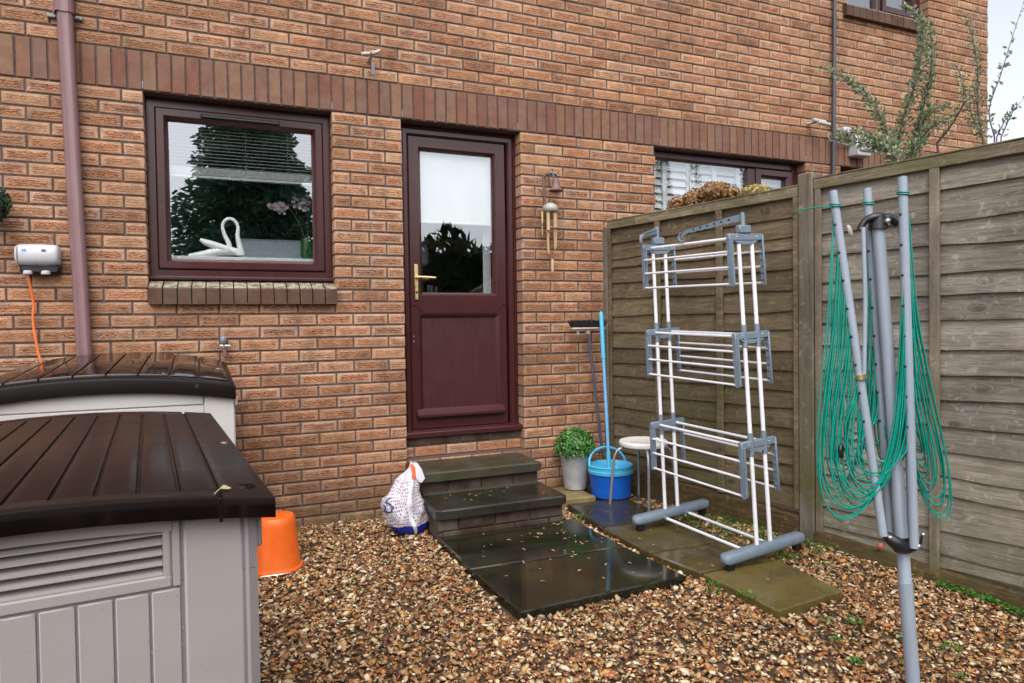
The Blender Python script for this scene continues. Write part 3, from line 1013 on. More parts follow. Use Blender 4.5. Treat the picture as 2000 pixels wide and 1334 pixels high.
# ---- upstairs window and neighbour's door head
WIN3 = obj("window", MB(), M['upvc'], HOUSE)
f = MB()
ring(f, 4.02, 5.08, 4.03, 5.09, [(0.0, 0.17), (0.0, 0.09), (0.05, 0.09), (0.062, 0.12)])
f.box(4.50, 4.56, 0.0905, 0.14, 4.095, 5.03, .006)
ring(f, 4.56, 5.015, 4.095, 5.03, [(0.0, 0.12), (0.0, 0.075), (0.05, 0.075), (0.062, 0.11)])
obj("frame", f, M['upvc'], WIN3, 30)
obj("pane", MB().quad((4.08, 0.13, 4.09), (5.02, 0.13, 4.09), (5.02, 0.13, 5.03), (4.08, 0.13, 5.03)), M['glass'], WIN3, None)
for q in range(13):
    a = 3.965 + q * 0.0795
    m_ = MB(); m_.cr = R.random()
    m_.prism([(-0.045, 3.912), (0.1, 3.912), (0.1, 4.03), (-0.03, 4.018), (-0.045, 4.0)], a + .003, a + .0765, T=lambda x, y, z: (y, x, z))
    obj("sill_brick", m_, M['sill'], WIN3, None)
DOOR2 = obj("door", MB(), M['upvc'], HOUSE)
f = MB()
ring3(f, 3.937, 4.848, 0.4, 2.592, [(0.0, 0.2), (0.0, 0.1), (0.05, 0.095), (0.06, 0.12), (0.062, 0.14)])
f.box(3.99, 4.79, 0.125, 0.16, 0.4, 2.535)
obj("frame", f, M['upvc'], DOOR2, 30)

# ---- rainwater pipe, small grey pipe, overflow pipes
f = MB()
pr = [(-.034, -.012), (-.034, .012), (-.026, .030), (.026, .030), (.034, .012), (.034, -.012), (.026, -.026), (.018, -.031), (.010, -.027), (-.010, -.027), (-.018, -.031), (-.026, -.026)]
pts = [(-1.797, -0.045, -0.05), (-1.806, -0.045, 1.11), (-1.832, -0.045, 2.12), (-1.852, -0.045, 3.0), (-1.87, -0.045, 3.9), (-1.885, -0.045, 5.1)]
vv = []; n = len(pr)
for p in pts: vv += [(p[0] + a * 1.08, p[1] + b, p[2]) for a, b in pr]
f.add(vv, [(i * n + j, i * n + (j + 1) % n, (i + 1) * n + (j + 1) % n, (i + 1) * n + j) for i in range(len(pts) - 1) for j in range(n)])
PIPE = obj("drainpipe", f, M['pipe'], HOUSE, 50)
f = MB()
vv = []
for z, s in ((2.955, 1.16), (2.955, 1.24), (3.075, 1.24), (3.075, 1.16)):
    vv += [(-1.853 + a * 1.08 * s, -0.045 + b * s, z) for a, b in pr]
f.add(vv, [(i * n + j, i * n + (j + 1) % n, (i + 1) * n + (j + 1) % n, (i + 1) * n + j) for i in range(3) for j in range(n)])
f.box(-1.91, -1.88, -0.03, -0.004, 2.955, 2.975, .003)
obj("pipe_socket", f, M['pipe'], PIPE, 50)
f = MB().box(-1.812, -1.774, -0.022, 0.0, 2.940, 2.962, .004).tube([(-1.793, -0.03, 2.951), (-1.793, -0.02, 2.951)], 0.006, 8)
f.box(-1.94, -1.895, -0.022, 0.0, 2.935, 2.957, .004)
obj("pipe_bracket", f, M['bracket'], PIPE)
f = MB().tube([(3.812, -0.03, 0.0), (3.815, -0.03, 2.6), (3.838, -0.03, 4.05), (3.845, -0.03, 5.1)], 0.017, 12)
PIPE2 = obj("drainpipe", f, M['darkpipe'], HOUSE)
f = MB()
ringpts = [(3.79 + .035 * math.cos(a), -0.03 + .01 * math.sin(a), 2.83 + .035 * math.sin(a)) for a in [i * .5 for i in range(13)]]
f.tube(ringpts, 0.006, 6).tube([(3.80, -0.03, 2.80), (4.02, -0.03, 2.775)], 0.008, 6)
obj("pipe_clip", f, M['bracket'], PIPE2)


def overflow(x, z, tee=True):
    f = MB()
    f.tube([(x, 0.02, z), (x, -0.12, z + .005)], [0.012, 0.012], 12)
    f.tube([(x - .07, -0.125, z - .012), (x, -0.125, z), (x + .045, -0.14, z + .018)], [.0115, .0125, .0125], 12)
    f.tube([(x - .01, -0.125, z), (x - .006, -0.158, z - .002)], .011, 12)
    o_ = obj("overflow_pipe", f, M['whiteplastic'], HOUSE)
    return o_


overflow(-0.205, 2.945)
f = MB().tube([(3.55, 0.02, 2.93), (3.55, -0.10, 2.92)], .012, 10).tube([(3.50, -0.1, 2.93), (3.62, -0.12, 2.915)], .018, 10).tube([(3.53, -0.13, 2.905), (3.64, -0.15, 2.89)], .016, 10)
obj("overflow_pipe", f, M['whiteplastic'], HOUSE)
# repair mortar strip beneath the overflow pipe
obj("mortar_patch", MB().box(-0.192, -0.168, -0.004, 0.0, 2.862, 2.94), M['bracket'], WALL, None)
# return wall of the gable, roof-free part of the house that stands behind the face
obj("gable_wall", MB().box(5.70, 5.948, 0.27, 7.0, -0.2, 5.1), M['mortar'], HOUSE, None)

# ---- room behind the kitchen window and door
f = MB()
f.quad((-2.6, 3.2, 0.5), (1.6, 3.2, 0.5), (1.6, 3.2, 2.75), (-2.6, 3.2, 2.75))
f.quad((-2.6, 0.27, 0.5), (-2.6, 3.2, 0.5), (-2.6, 3.2, 2.75), (-2.6, 0.27, 2.75))
f.quad((1.6, 0.27, 0.5), (1.6, 3.2, 0.5), (1.6, 3.2, 2.75), (1.6, 0.27, 2.75))
f.quad((-2.6, 0.27, 2.75), (1.6, 0.27, 2.75), (1.6, 3.2, 2.75), (-2.6, 3.2, 2.75))
obj("room_wall", f, M['roomwall'], HOUSE, None)
obj("room_floor", MB().quad((-2.6, 0.27, 0.5), (1.6, 0.27, 0.5), (1.6, 3.2, 0.5), (-2.6, 3.2, 0.5)), M['floor'], HOUSE, None)
obj("inner_sill", MB().box(-1.49, -0.445, 0.172, 0.46, 1.66, 1.685, .004), M['blind'], HOUSE)
f = MB()
f.quad((1.75, 2.4, 0.5), (3.9, 2.4, 0.5), (3.9, 2.4, 2.75), (1.75, 2.4, 2.75))
f.quad((1.75, 0.27, 0.5), (1.75, 2.4, 0.5), (1.75, 2.4, 2.75), (1.75, 0.27, 2.75))
f.quad((1.75, 0.27, 2.75), (3.9, 0.27, 2.75), (3.9, 2.4, 2.75), (1.75, 2.4, 2.75))
obj("room_wall", f, M['roomwall'], HOUSE, None)
f = MB()
f.quad((3.6, 2.4, 3.2), (5.69, 2.4, 3.2), (5.69, 2.4, 5.1), (3.6, 2.4, 5.1))
f.quad((3.6, 0.27, 5.1), (5.69, 0.27, 5.1), (5.69, 2.4, 5.1), (3.6, 2.4, 5.1))
obj("room_wall", f, M['blind'], HOUSE, None)

# things in the kitchen
for i, (xa, xb, za, zb, lab) in enumerate([(-1.00, -0.72, 1.53, 1.80, "left one of the pair of square oak cupboards deep in the kitchen"),
                                           (-0.67, -0.39, 1.53, 1.80, "right one of the pair of square oak cupboards deep in the kitchen"),
                                           (-0.07, 0.18, 1.25, 1.80, "tall oak cupboard deep in the kitchen, left of the last one"),
                                           (0.24, 0.50, 1.25, 1.80, "tall oak cupboard deep in the kitchen, furthest right behind the glass")]):
    t_ = thing("kitchen_cupboard", ((xa + xb) / 2, 1.4, za), lab, "cupboard", "oak cupboards in the kitchen")
    obj("carcass", MB().box(xa, xb, 1.32, 1.60, za, zb), M['roomwall'], t_, None)
    obj("cupboard_door", MB().box(xa + .004, xb - .004, 1.30, 1.319, za + .004, zb - .004, .006), M['cupboard'], t_)
    obj("knob", MB().sphere(((xa + xb) / 2, 1.29, za + .05), .014, 8, 6), M['brass'], t_)
t_ = thing("worktop", (-0.35, 0.8, 0.9), "pale blue-grey worktop inside the kitchen, to the right of the swan", "worktop")
obj("top", MB().box(-1.0, 0.35, 0.62, 1.12, 1.70, 1.86, .02), M['sofa'], t_)
obj("cabinet_base", MB().box(-0.95, 0.3, 0.66, 1.1, 0.5, 1.698), M['roomwall'], t_, None)
t_ = thing("curtain_rail", (0.42, 1.4, 1.9), "orange wooden beam seen through the door glass below the blind", "beam")
obj("beam", MB().box(-0.3, 1.4, 1.38, 1.44, 1.90, 2.01, .004), M['cupboard'], t_)

# venetian blind behind the window
t_ = thing("venetian_blind", (-0.97, 0.22, 2.6), "half raised white venetian blind behind the kitchen window glass", "blind")
for i in range(13):
    z = 2.475 - i * 0.0205
    obj("slat", MB().box(-1.40, -0.53, 0.168, 0.193, z, z + .0014, 0, T=lambda x, y, zz: (x, y, zz + (y - .180) * .06)), M['venetian'], t_, None)
f = MB()
for i in range(7):
    f.box(-1.40, -0.53, 0.168, 0.193, 2.180 + i * .0065, 2.184 + i * .0065)
obj("stacked_slats", f, M['venetian'], t_, None)
obj("bottom_bar", MB().box(-1.40, -0.53, 0.166, 0.195, 2.160, 2.176, .003), M['venetian'], t_)
f = MB()
for x in (-1.2, -0.95, -0.7): f.tube([(x, 0.1805, 2.17), (x, 0.1805, 2.6)], .0012, 4)
obj("ladder_cord", f, M['venetian'], t_)
# roller blind in the door
t_ = thing("roller_blind", (0.42, 0.2, 2.45), "cream roller blind pulled down over the upper door glass", "blind")
obj("fabric", MB().box(0.13, 0.71, 0.166, 0.168, 1.965, 2.47), M['rollblind'], t_, None)
obj("bottom_bar", MB().box(0.13, 0.71, 0.161, 0.173, 1.95, 1.966, .004), M['rollblind'], t_)
t_ = thing("net_curtain", (0.69, 0.3, 1.4), "narrow white curtain hanging inside the door glass on its right side", "curtain")
f = MB()
for i in range(10):
    a, b = 0.655 + i * .006, 0.655 + (i + 1) * .006
    f.quad((a, 0.27 + (i % 2) * .012, 1.36), (b, 0.27 + ((i + 1) % 2) * .012, 1.36), (b, 0.27 + ((i + 1) % 2) * .012, 1.95), (a, 0.27 + (i % 2) * .012, 1.95))
obj("cloth", f, M['blind'], t_, 80)

# swan ornament
f = MB()
neck = bez([(-1.052, 0.20, 1.730), (-1.062, 0.20, 1.775), (-1.085, 0.20, 1.83), (-1.093, 0.20, 1.885), (-1.066, 0.20, 1.922), (-1.028, 0.20, 1.918), (-1.005, 0.20, 1.878), (-1.008, 0.20, 1.82), (-0.998, 0.20, 1.76), (-0.985, 0.20, 1.70)], 5)
nr = [.017 - .007 * min(1, i / 14) for i in range(len(neck))]
for i in range(len(neck)):
    if i > 30: nr[i] = .010 + .008 * min(1, (i - 30) / 12)
f.tube(neck, nr, 12)
body = bez([(-1.29, 0.20, 1.692), (-1.2, 0.20, 1.70), (-1.1, 0.20, 1.722), (-1.02, 0.20, 1.72), (-0.98, 0.20, 1.70)], 6)
f.tube(body, [.004 + .026 * math.sin(math.pi * min(1, i / (len(body) - 1) * .95 + .03)) for i in range(len(body))], 12)
wing = bez([(-1.222, 0.19, 1.788), (-1.19, 0.19, 1.772), (-1.13, 0.19, 1.752), (-1.05, 0.19, 1.725), (-1.0, 0.19, 1.70)], 5)
f.tube(wing, [.006 + .013 * math.sin(math.pi * i / (len(wing) - 1)) + .004 for i in range(len(wing))], 12)
solo("swan_ornament", f, M['swan'], (-1.08, 0.20, 1.686), "white china swan with a looped neck on the kitchen window sill", "ornament")
# orchid
t_ = thing("orchid", (-0.62, 0.42, 1.685), "orchid with pale pink flowers in a green vase behind the window glass", "plant")
obj("vase", MB().lathe([(0.03, 0), (0.045, .05), (.04, .14), (.035, .16)], (-0.57, 0.40, 1.686), 16), M['greenglass'], t_)
f = MB().tube(bez([(-0.57, 0.40, 1.80), (-0.62, 0.40, 1.95), (-0.70, 0.38, 2.06), (-0.78, 0.36, 2.05)], 6), .003, 5)
f.tube(bez([(-0.57, 0.40, 1.80), (-0.56, 0.42, 1.98), (-0.60, 0.40, 2.1)], 6), .003, 5)
obj("stem", f, M['stem'], t_)
for cx, cz, s in ((-0.74, 2.045, 1), (-0.59, 2.08, 1)):
    f = MB()
    for i in range(26):
        p = Vector((cx + R.gauss(0, .032), 0.37 + R.gauss(0, .02), cz + R.gauss(0, .018)))
        a = R.uniform(0, 6.28)
        d1 = Vector((math.cos(a), R.uniform(-.4, .4), math.sin(a))) * .013
        d2 = Vector((-math.sin(a), R.uniform(-.4, .4), math.cos(a))) * .010
        f.quad(p - d1 - d2, p + d1 - d2, p + d1 + d2, p - d1 + d2)
    obj("flower", f, M['petal'], t_, None)

# ------------------------------------------------------------------ fittings on the wall
# outdoor socket box
t_ = thing("outdoor_socket", (-2.0, 0, 1.64), "silver barrel-shaped outdoor socket box with an orange cable plugged in", "socket box")
f = MB()
for i in range(9):
    pass
vv = []; n = 20
secs = [(-2.098, .70), (-2.092, .86), (-2.08, .94), (-2.075, .97), (-2.0, 1.0), (-1.925, .97), (-1.915, .94), (-1.908, .86), (-1.903, .70)]
for x, s in secs:
    for j in range(n):
        a = 2 * math.pi * j / n
        ca, sa = math.cos(a), math.sin(a)
        vv.append((x, -0.062 + .058 * s * (abs(ca) ** .7) * (1 if ca > 0 else -1), 1.645 + .058 * s * (abs(sa) ** .8) * (1 if sa > 0 else -1)))
f.add(vv, [(i * n + j, i * n + (j + 1) % n, (i + 1) * n + (j + 1) % n, (i + 1) * n + j) for i in range(len(secs) - 1) for j in range(n)] + [tuple(range(n)), tuple(range((len(secs) - 1) * n, len(secs) * n))])
obj("cover", f, M['reel'], t_, 50)
obj("back_box", MB().box(-2.085, -1.905, -0.075, 0.0, 1.545, 1.60, .012), M['black'], t_)
for x in (-2.045, -1.965):
    obj("plug_cap", MB().lathe([(.0, 0), (.02, .001), (.022, .006), (.020, .018), (.012, .022)], (x, -0.085, 1.54), 14), M['reel'], t_)
obj("band", MB().tube([(-2.083, -.062 + .0565 * math.cos(a), 1.645 + .0565 * math.sin(a)) for a in [i * .3142 for i in range(21)]], .003, 6), M['bracket'], t_)
for x, m_ in ((-2.052, 'cyan2'), (-1.965, 'slate')):
    obj("indicator", MB().box(x - .010, x + .010, -0.1195, -0.1165, 1.658, 1.672, .002), M[m_], t_)
solo("orange_cable", MB().tube(bez([(-2.045, -0.085, 1.545), (-2.04, -0.06, 1.47), (-2.033, -0.04, 1.38), (-2.040, -0.035, 1.31), (-2.034, -0.035, 1.23), (-2.020, -0.035, 1.12), (-2.008, -0.04, 1.05), (-2.0, -0.05, 0.8), (-1.99, -0.05, 0.0)], 6), .0062, 8),
     M['cable'], (-2.04, -0.06, 1.54), "orange cable hanging from the silver socket box down behind the shed", "cable")
# tap
t_ = thing("outdoor_tap", (-1.10, -0.03, 1.12), "old metal outdoor tap with a blue-grey lagging cap on the wall", "tap")
obj("cap", MB().lathe([(0, .028), (.010, .026), (.017, .018), (.019, .006), (.017, -.010), (.014, -.016), (0, -.016)], (-1.103, -0.055, 1.168), 16), M['airergrey'], t_)
obj("backplate", MB().tube([(-1.103, 0.0, 1.168), (-1.103, -0.02, 1.168)], .024, 14), M['black'], t_)
f = MB().tube([(-1.121, -0.06, 1.140), (-1.068, -0.062, 1.138)], .0045, 8).tube([(-1.102, -0.055, 1.15), (-1.10, -0.055, 1.125)], .012, 10)
obj("cross_handle", f, M['chrome'], t_)
f = MB().tube([(-1.10, 0.0, 1.118), (-1.10, -0.05, 1.118)], .011, 10).tube([(-1.10, -0.05, 1.125), (-1.096, -0.055, 1.10), (-1.095, -0.055, 1.068)], [.012, .011, .010], 10).tube([(-1.095, -0.055, 1.098), (-1.095, -0.055, 1.074)], .016, 8)
obj("spout", f, M['iron'], t_)
# bell
t_ = thing("door_bell", (1.05, -0.03, 2.2), "rusty cast iron bell on a bracket beside the door", "bell")
f = MB().box(1.018, 1.036, -0.012, 0.0, 2.10, 2.30, .003).tube(bez([(1.027, -0.01, 2.29), (1.045, -0.03, 2.31), (1.08, -0.07, 2.305), (1.088, -0.075, 2.29)], 5), .009, 8)
f.tube([(1.027, -0.008, 2.11), (1.027, -0.03, 2.09), (1.035, -0.04, 2.10)], .006, 8)
f.tube([(1.09, 0.0, 2.345), (1.09, -0.03, 2.35), (1.09, -0.03, 2.32)], .004, 6)
obj("bracket", f, M['iron'], t_)
f = MB()
for i in range(10):
    p = Vector((1.05 + R.uniform(-.03, .035), -0.07 + R.uniform(-.02, .02), 2.295 + R.uniform(-.012, .02)))
    f.sphere(p, R.uniform(.009, .016), 7, 5)
obj("bird_figure", f, M['bracket'], t_)
obj("bell_body", MB().lathe([(.0, .092), (.012, .09), (.02, .082), (.025, .055), (.031, .028), (.044, .008), (.053, .0), (.05, -.003), (.0, .02)], (1.082, -0.085, 2.182), 24), M['iron'], t_)
obj("clapper", MB().sphere((1.082, -0.085, 2.172), .009, 8, 6), M['iron'], t_)
# wind chime
t_ = thing("wind_chime", (1.04, -0.08, 2.1), "bamboo wind chime hanging from a grey coconut shell below the bell", "wind chime")
obj("cord", MB().tube([(1.035, -0.045, 2.10), (1.04, -0.08, 2.075)], .002, 5).tube([(1.048, -0.08, 2.04), (1.05, -0.08, 1.70)], .0012, 4), M['stem'], t_)
obj("coconut_shell", MB().lathe([(.0, .05), (.025, .047), (.045, .034), (.057, .014), (.058, .0), (.05, -.012), (.02, -.014), (0, -.014)], (1.038, -0.08, 2.045), 22), M['coconut'], t_)


def bamboo(x, y, zt, zm, zb, r):
    f = MB()
    n = 12
    vv = []
    for z in (zt, zm):
        for j in range(n):
            a = 2 * math.pi * j / n
            vv.append((x + r * math.cos(a), y + r * math.sin(a), z))
    F = [(j, (j + 1) % n, n + (j + 1) % n, n + j) for j in range(n)] + [tuple(range(n))]
    f.add(vv, F)
    o_ = len(f.v)
    m = 7
    for i, z in enumerate((zm + .03, zm, zm - .012, zb + .02, zb)):
        k_ = 1.0 if i < 4 else .35
        for j in range(m):
            a = math.pi * (0.12 + 0.95 * j / (m - 1)) + .3
            f.v.append((x + r * k_ * math.cos(a), y + r * math.sin(a) + .0005, z))
    for i in range(4):
        for j in range(m - 1):
            f.face((o_ + i * m + j, o_ + i * m + j + 1, o_ + (i + 1) * m + j + 1, o_ + (i + 1) * m + j))
    obj("bamboo_tube", f, M['bamboo'], t_, 40)


bamboo(1.014, -0.095, 2.03, 1.90, 1.735, .0125)
bamboo(1.064, -0.10, 2.025, 1.918, 1.762, .0115)
bamboo(0.980, -0.07, 2.035, 1.95, 1.858, .0065)
bamboo(1.090, -0.07, 2.025, 1.925, 1.785, .008)
bamboo(1.04, -0.055, 2.03, 1.95, 1.85, .009)
obj("striker", MB().tube([(1.030, -0.08, 1.924), (1.052, -0.08, 1.924)], .006, 8), M['bamboo'], t_)
obj("wind_catcher", MB().tube([(1.05, -0.08, 1.70), (1.05, -0.08, 1.69), (1.05, -0.08, 1.62), (1.05, -0.08, 1.608)], [.007, .0105, .0105, .008], 8), M['bamboo'], t_)


def leafball(mb, c, r, n, size, zmin=-1.0, squash=1.0, inner=0.8):
    for i in range(n):
        while True:
            d = Vector((R.gauss(0, 1), R.gauss(0, 1), R.gauss(0, 1)))
            if d.length < 1e-3: continue
            d.normalize()
            if d.z >= zmin: break
        rr = r * (inner + (1 - inner) * R.random() * 1.12)
        p = Vector(c) + Vector((d.x * rr, d.y * rr, d.z * rr * squash))
        nrm = (d + Vector((R.gauss(0, .5), R.gauss(0, .5), R.gauss(0.2, .5)))).normalized()
        t = nrm.orthogonal().normalized()
        t = (Matrix.Rotation(R.uniform(0, 6.28), 3, nrm) @ t)
        b = nrm.cross(t)
        s = size * R.uniform(.7, 1.25)
        o_ = len(mb.v)
        mb.v.extend([tuple(p - t * s), tuple(p + b * s * .5 - nrm * s * .15), tuple(p + t * s), tuple(p - b * s * .5 - nrm * s * .15)])
        mb.face((o_, o_ + 1, o_ + 2)); mb.face((o_, o_ + 2, o_ + 3))


# topiary ball at the left edge
t_ = thing("hanging_topiary_ball", (-2.2, -0.1, 1.9), "dark green topiary ball hanging on the wall at the left edge", "topiary ball")
f = MB(); leafball(f, (-2.205, -0.13, 1.9), .108, 900, .012, inner=.86)
obj("leaves", f, M['darkleaf'], t_, None)
obj("core", MB().sphere((-2.205, -0.13, 1.9), .094, 16, 12), M['darkleaf'], t_)
f = MB().tube([(-2.205, -0.13, 1.99), (-2.205, -0.13, 2.35)], .002, 5).tube(bez([(-2.205, 0.0, 2.30), (-2.205, -0.05, 2.38), (-2.205, -0.13, 2.36), (-2.205, -0.13, 2.35)], 4), .005, 6)
obj("hook_and_chain", f, M['iron'], t_)
# meter box
t_ = thing("meter_box", (4.13, -0.1, 2.77), "white meter box with a clear cover behind the shrub on the far wall", "meter box")
obj("box", MB().box(4.02, 4.20, -0.10, 0.0, 2.68, 2.86, .012), M['meter'], t_)
obj("cover", MB().box(4.045, 4.195, -0.118, -0.101, 2.72, 2.85, .006), M['whiteplastic'], t_)
obj("junction", MB().box(3.92, 4.0, -0.06, 0.0, 2.865, 2.93, .008), M['meter'], t_)

# ------------------------------------------------------------------ steps
ST = thing("doorstep", (0.41, -0.4, 0.0), "two brick steps with damp concrete treads below the back door", "steps")


def slab(mb, poly, z0, z1, ch=0.006):
    """poly of (x,y) ccw; chamfered top edge"""
    fine = []
    for i in range(len(poly)):
        a, b = poly[i], poly[(i + 1) % len(poly)]
        L_ = math.hypot(b[0] - a[0], b[1] - a[1]); m_ = max(1, int(L_ / .035))
        for q in range(m_):
            t = q / m_
            jx = R.gauss(0, .0016) - (R.random() < .06) * .004 * (1 if q else 0)
            nx, ny = (b[1] - a[1]) / L_, -(b[0] - a[0]) / L_
            fine.append((a[0] + (b[0] - a[0]) * t + nx * jx, a[1] + (b[1] - a[1]) * t + ny * jx))
    poly = fine
    n = len(poly)
    cx = sum(p[0] for p in poly) / n; cy = sum(p[1] for p in poly) / n
    ins = []
    for (x, y) in poly:
        d = Vector((cx - x, cy - y)); d.normalize()
        ins.append((x + d.x * ch * 1.4, y + d.y * ch * 1.4))
    v = [(x, y, z0) for x, y in poly] + [(x, y, z1 - ch) for x, y in poly] + [(x, y, z1) for x, y in ins]
    F = [tuple(range(n))[::-1], tuple(range(2 * n, 3 * n))]
    for i in range(n):
        j = (i + 1) % n
        F.append((i, j, n + j, n + i)); F.append((n + i, n + j, 2 * n + j, 2 * n + i))
    return mb.add(v, F)


def chamf(x0, x1, y0, y1, c=0.03):
    return [(x0 + c, y0), (x0 + .3, y0 + R.uniform(-.003, .003)), (x1 - c, y0), (x1, y0 + c), (x1, y1), (x0, y1), (x0, y0 + c)]


obj("upper_tread", slab(MB(), chamf(-0.014, 0.80, -0.385, 0.058, .012), 0.279, 0.336, .008), M['stepslab'], ST, 12)
obj("lower_tread", slab(MB(), chamf(-0.016, 0.815, -0.728, -0.30, .028), 0.139, 0.192, .008), M['stepwet'], ST, 12)
obj("core", MB().box(0.012, 0.785, -0.33, -0.005, 0.0, 0.2785).box(0.012, 0.79, -0.675, -0.331, 0.0, 0.1385), M['mortar'], ST, None)


def stepcourse(y, z0, z1, xa, xb, ph):
    xx = xa - ph
    while xx < xb:
        a, b = max(xx, xa), min(xx + .215, xb)
        xx += .225
        if b - a < .03: continue
        m_ = MB(); m_.cr = R.random()
        brick_shape(m_, a, b, z0, z1, y, y + .1)
        obj("brick", m_, M['stepbrick'], ST, None)


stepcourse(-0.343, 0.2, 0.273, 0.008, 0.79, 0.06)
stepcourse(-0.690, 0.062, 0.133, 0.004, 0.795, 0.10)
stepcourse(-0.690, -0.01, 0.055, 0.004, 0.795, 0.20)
# side bricks of the lower step (left flank)
for (ya, yb) in ((-0.585, -0.375), (-0.365, -0.155)):
    m_ = MB(); m_.cr = R.random()
    brick_shape(m_, ya, yb, 0.062, 0.133, 0.004, .1)
    m_.v = [(y, x, z) for x, y, z in m_.v]
    m_.f = [f_[::-1] for f_ in m_.f]
    m_.uv = [u[::-1] if u else u for u in m_.uv]
    obj("brick", m_, M['stepbrick'], ST, None)
# fillet of mortar where the riser meets the lower tread
obj("mortar_fillet", MB().prism([(-0.344, 0.193), (-0.362, 0.193), (-0.344, 0.206)], 0.01, 0.79, T=lambda x, y, z: (y, x, z)), M['stepslab'], ST, None)

# ------------------------------------------------------------------ paving (setting)
PATH = obj("path", MB(), M['pavewet']); tag(PATH, kind="structure")
obj("paving_slab", slab(MB(), [(0.004, -1.232), (0.872, -1.262), (0.868, -0.684), (0.0, -0.664)], -0.03, 0.032), M['pavewet'], PATH, 12)
obj("paving_slab", slab(MB(), [(0.034, -1.785), (0.915, -1.745), (0.876, -1.268), (0.008, -1.240)], -0.04, 0.028), M['pavewet'], PATH, 12)
SIDE = obj("side_path", MB(), M['pavemoss']); tag(SIDE, kind="structure")
SL = [([(0.945, -0.915), (1.44, -0.93), (1.42, -0.40), (0.985, -0.38)], .034, 'pavedark'),
      ([(0.942, -1.402), (1.435, -1.405), (1.44, -0.937), (0.945, -0.922)], .030, 'pavemoss'),
      ([(1.005, -1.728), (1.46, -1.735), (1.437, -1.412), (0.952, -1.409)], .024, 'pavemoss'),
      ([(1.028, -2.212), (1.452, -2.165), (1.49, -1.742), (1.022, -1.735)], .018, 'paveolive'),
      ([(0.90, -0.35), (1.215, -0.365), (1.215, -0.02), (0.90, -0.02)], .060, 'paveyellow')]
for poly, z, mt in SL:
    o = obj("paving_slab", slab(MB(), poly, -0.06, z), M[mt], SIDE, 12)
    if mt == 'paveyellow': o["label"] = "pale yellow paving slab by the wall"

# ------------------------------------------------------------------ gravel
FD = Vector((0.24254, -0.97014, 0)); FN = Vector((-0.97014, -0.24254, 0)); F0 = Vector((1.56, 0, 0))


def fx(y): return 1.56 - 0.25 * y


exclude = [[(0.0, -1.785), (0.9, -1.745), (0.87, -0.66), (0.8, 0.1), (0.0, 0.1)]] + [p for p, _, _ in SL]


def inside(poly, x, y):
    res = np.ones(len(x), bool)
    n = len(poly)
    area = sum(poly[i][0] * poly[(i + 1) % n][1] - poly[(i + 1) % n][0] * poly[i][1] for i in range(n))
    for i in range(n):
        a, b = poly[i], poly[(i + 1) % n]
        c = (b[0] - a[0]) * (y - a[1]) - (b[1] - a[1]) * (x - a[0])
        res &= (c > -0.006) if area > 0 else (c < 0.006)
    return res


ph_ = (1 + 5 ** .5) / 2
ICO = np.array([(-1, ph_, 0), (1, ph_, 0), (-1, -ph_, 0), (1, -ph_, 0), (0, -1, ph_), (0, 1, ph_), (0, -1, -ph_), (0, 1, -ph_), (ph_, 0, -1), (ph_, 0, 1), (-ph_, 0, -1), (-ph_, 0, 1)]) / 1.902
ICF = np.array([(0, 11, 5), (0, 5, 1), (0, 1, 7), (0, 7, 10), (0, 10, 11), (1, 5, 9), (5, 11, 4), (11, 10, 2), (10, 7, 6), (7, 1, 8), (3, 9, 4), (3, 4, 2), (3, 2, 6), (3, 6, 8), (3, 8, 9), (4, 9, 5), (2, 4, 11), (6, 2, 10), (8, 6, 7), (9, 8, 1)])


def stones(n, xr, yr, smin, smax, zoff):
    x = NR.uniform(*xr, n); y = NR.uniform(*yr, n)
    keep = (x < 1.53 - 0.25 * y)
    for p in exclude: keep &= ~inside(p, x, y)
    x, y = x[keep], y[keep]
    n = len(x)
    s = smin + (smax - smin) * NR.random(n) ** 1.7
    z = np.array([gh(a, b) for a, b in zip(x, y)]) + zoff + NR.uniform(-.008, .006, n)
    d = ICO[None] * (1 + NR.uniform(-.33, .33, (n, 12, 1)))
    sc = np.stack([NR.uniform(.8, 1.45, n), NR.uniform(.5, 1.0, n), NR.uniform(.2, .5, n)], 1) * s[:, None]
    d = d * sc[:, None, :]
    ang = NR.uniform(0, 6.283, n); tl = NR.normal(0, .36, n); tl2 = NR.normal(0, .36, n)
    c, s_ = np.cos(tl), np.sin(tl)
    X, Y, Z = d[..., 0], d[..., 1], d[..., 2]
    Y, Z = Y * c[:, None] - Z * s_[:, None], Y * s_[:, None] + Z * c[:, None]
    c, s_ = np.cos(tl2), np.sin(tl2)
    X, Z = X * c[:, None] + Z * s_[:, None], -X * s_[:, None] + Z * c[:, None]
    c, s_ = np.cos(ang), np.sin(ang)
    X, Y = X * c[:, None] - Y * s_[:, None], X * s_[:, None] + Y * c[:, None]
    return np.stack([X + x[:, None], Y + y[:, None], Z + z[:, None]], 2).reshape(-1, 3)


V = np.concatenate([stones(60000, (-1.6, 2.35), (-3.5, -0.02), .006, .0135, .0),
                    stones(9500, (-1.6, 2.35), (-3.5, -0.02), .010, .021, .003)])
nst = len(V) // 12
Fc = (ICF[None] + (np.arange(nst) * 12)[:, None, None]).reshape(-1)
me = bpy.data.meshes.new("gravel")
me.vertices.add(len(V)); me.vertices.foreach_set("co", V.astype(np.float32).ravel())
me.loops.add(len(Fc)); me.loops.foreach_set("vertex_index", Fc.astype(np.int32))
nf = len(Fc) // 3
me.polygons.add(nf); me.polygons.foreach_set("loop_start", np.arange(0, nf * 3, 3, dtype=np.int32))
me.update(calc_edges=True)
me.materials.append(M['gravel'])
o = bpy.data.objects.new("gravel", me); COL.objects.link(o)
tag(o, kind="stuff")

# ------------------------------------------------------------------ fence


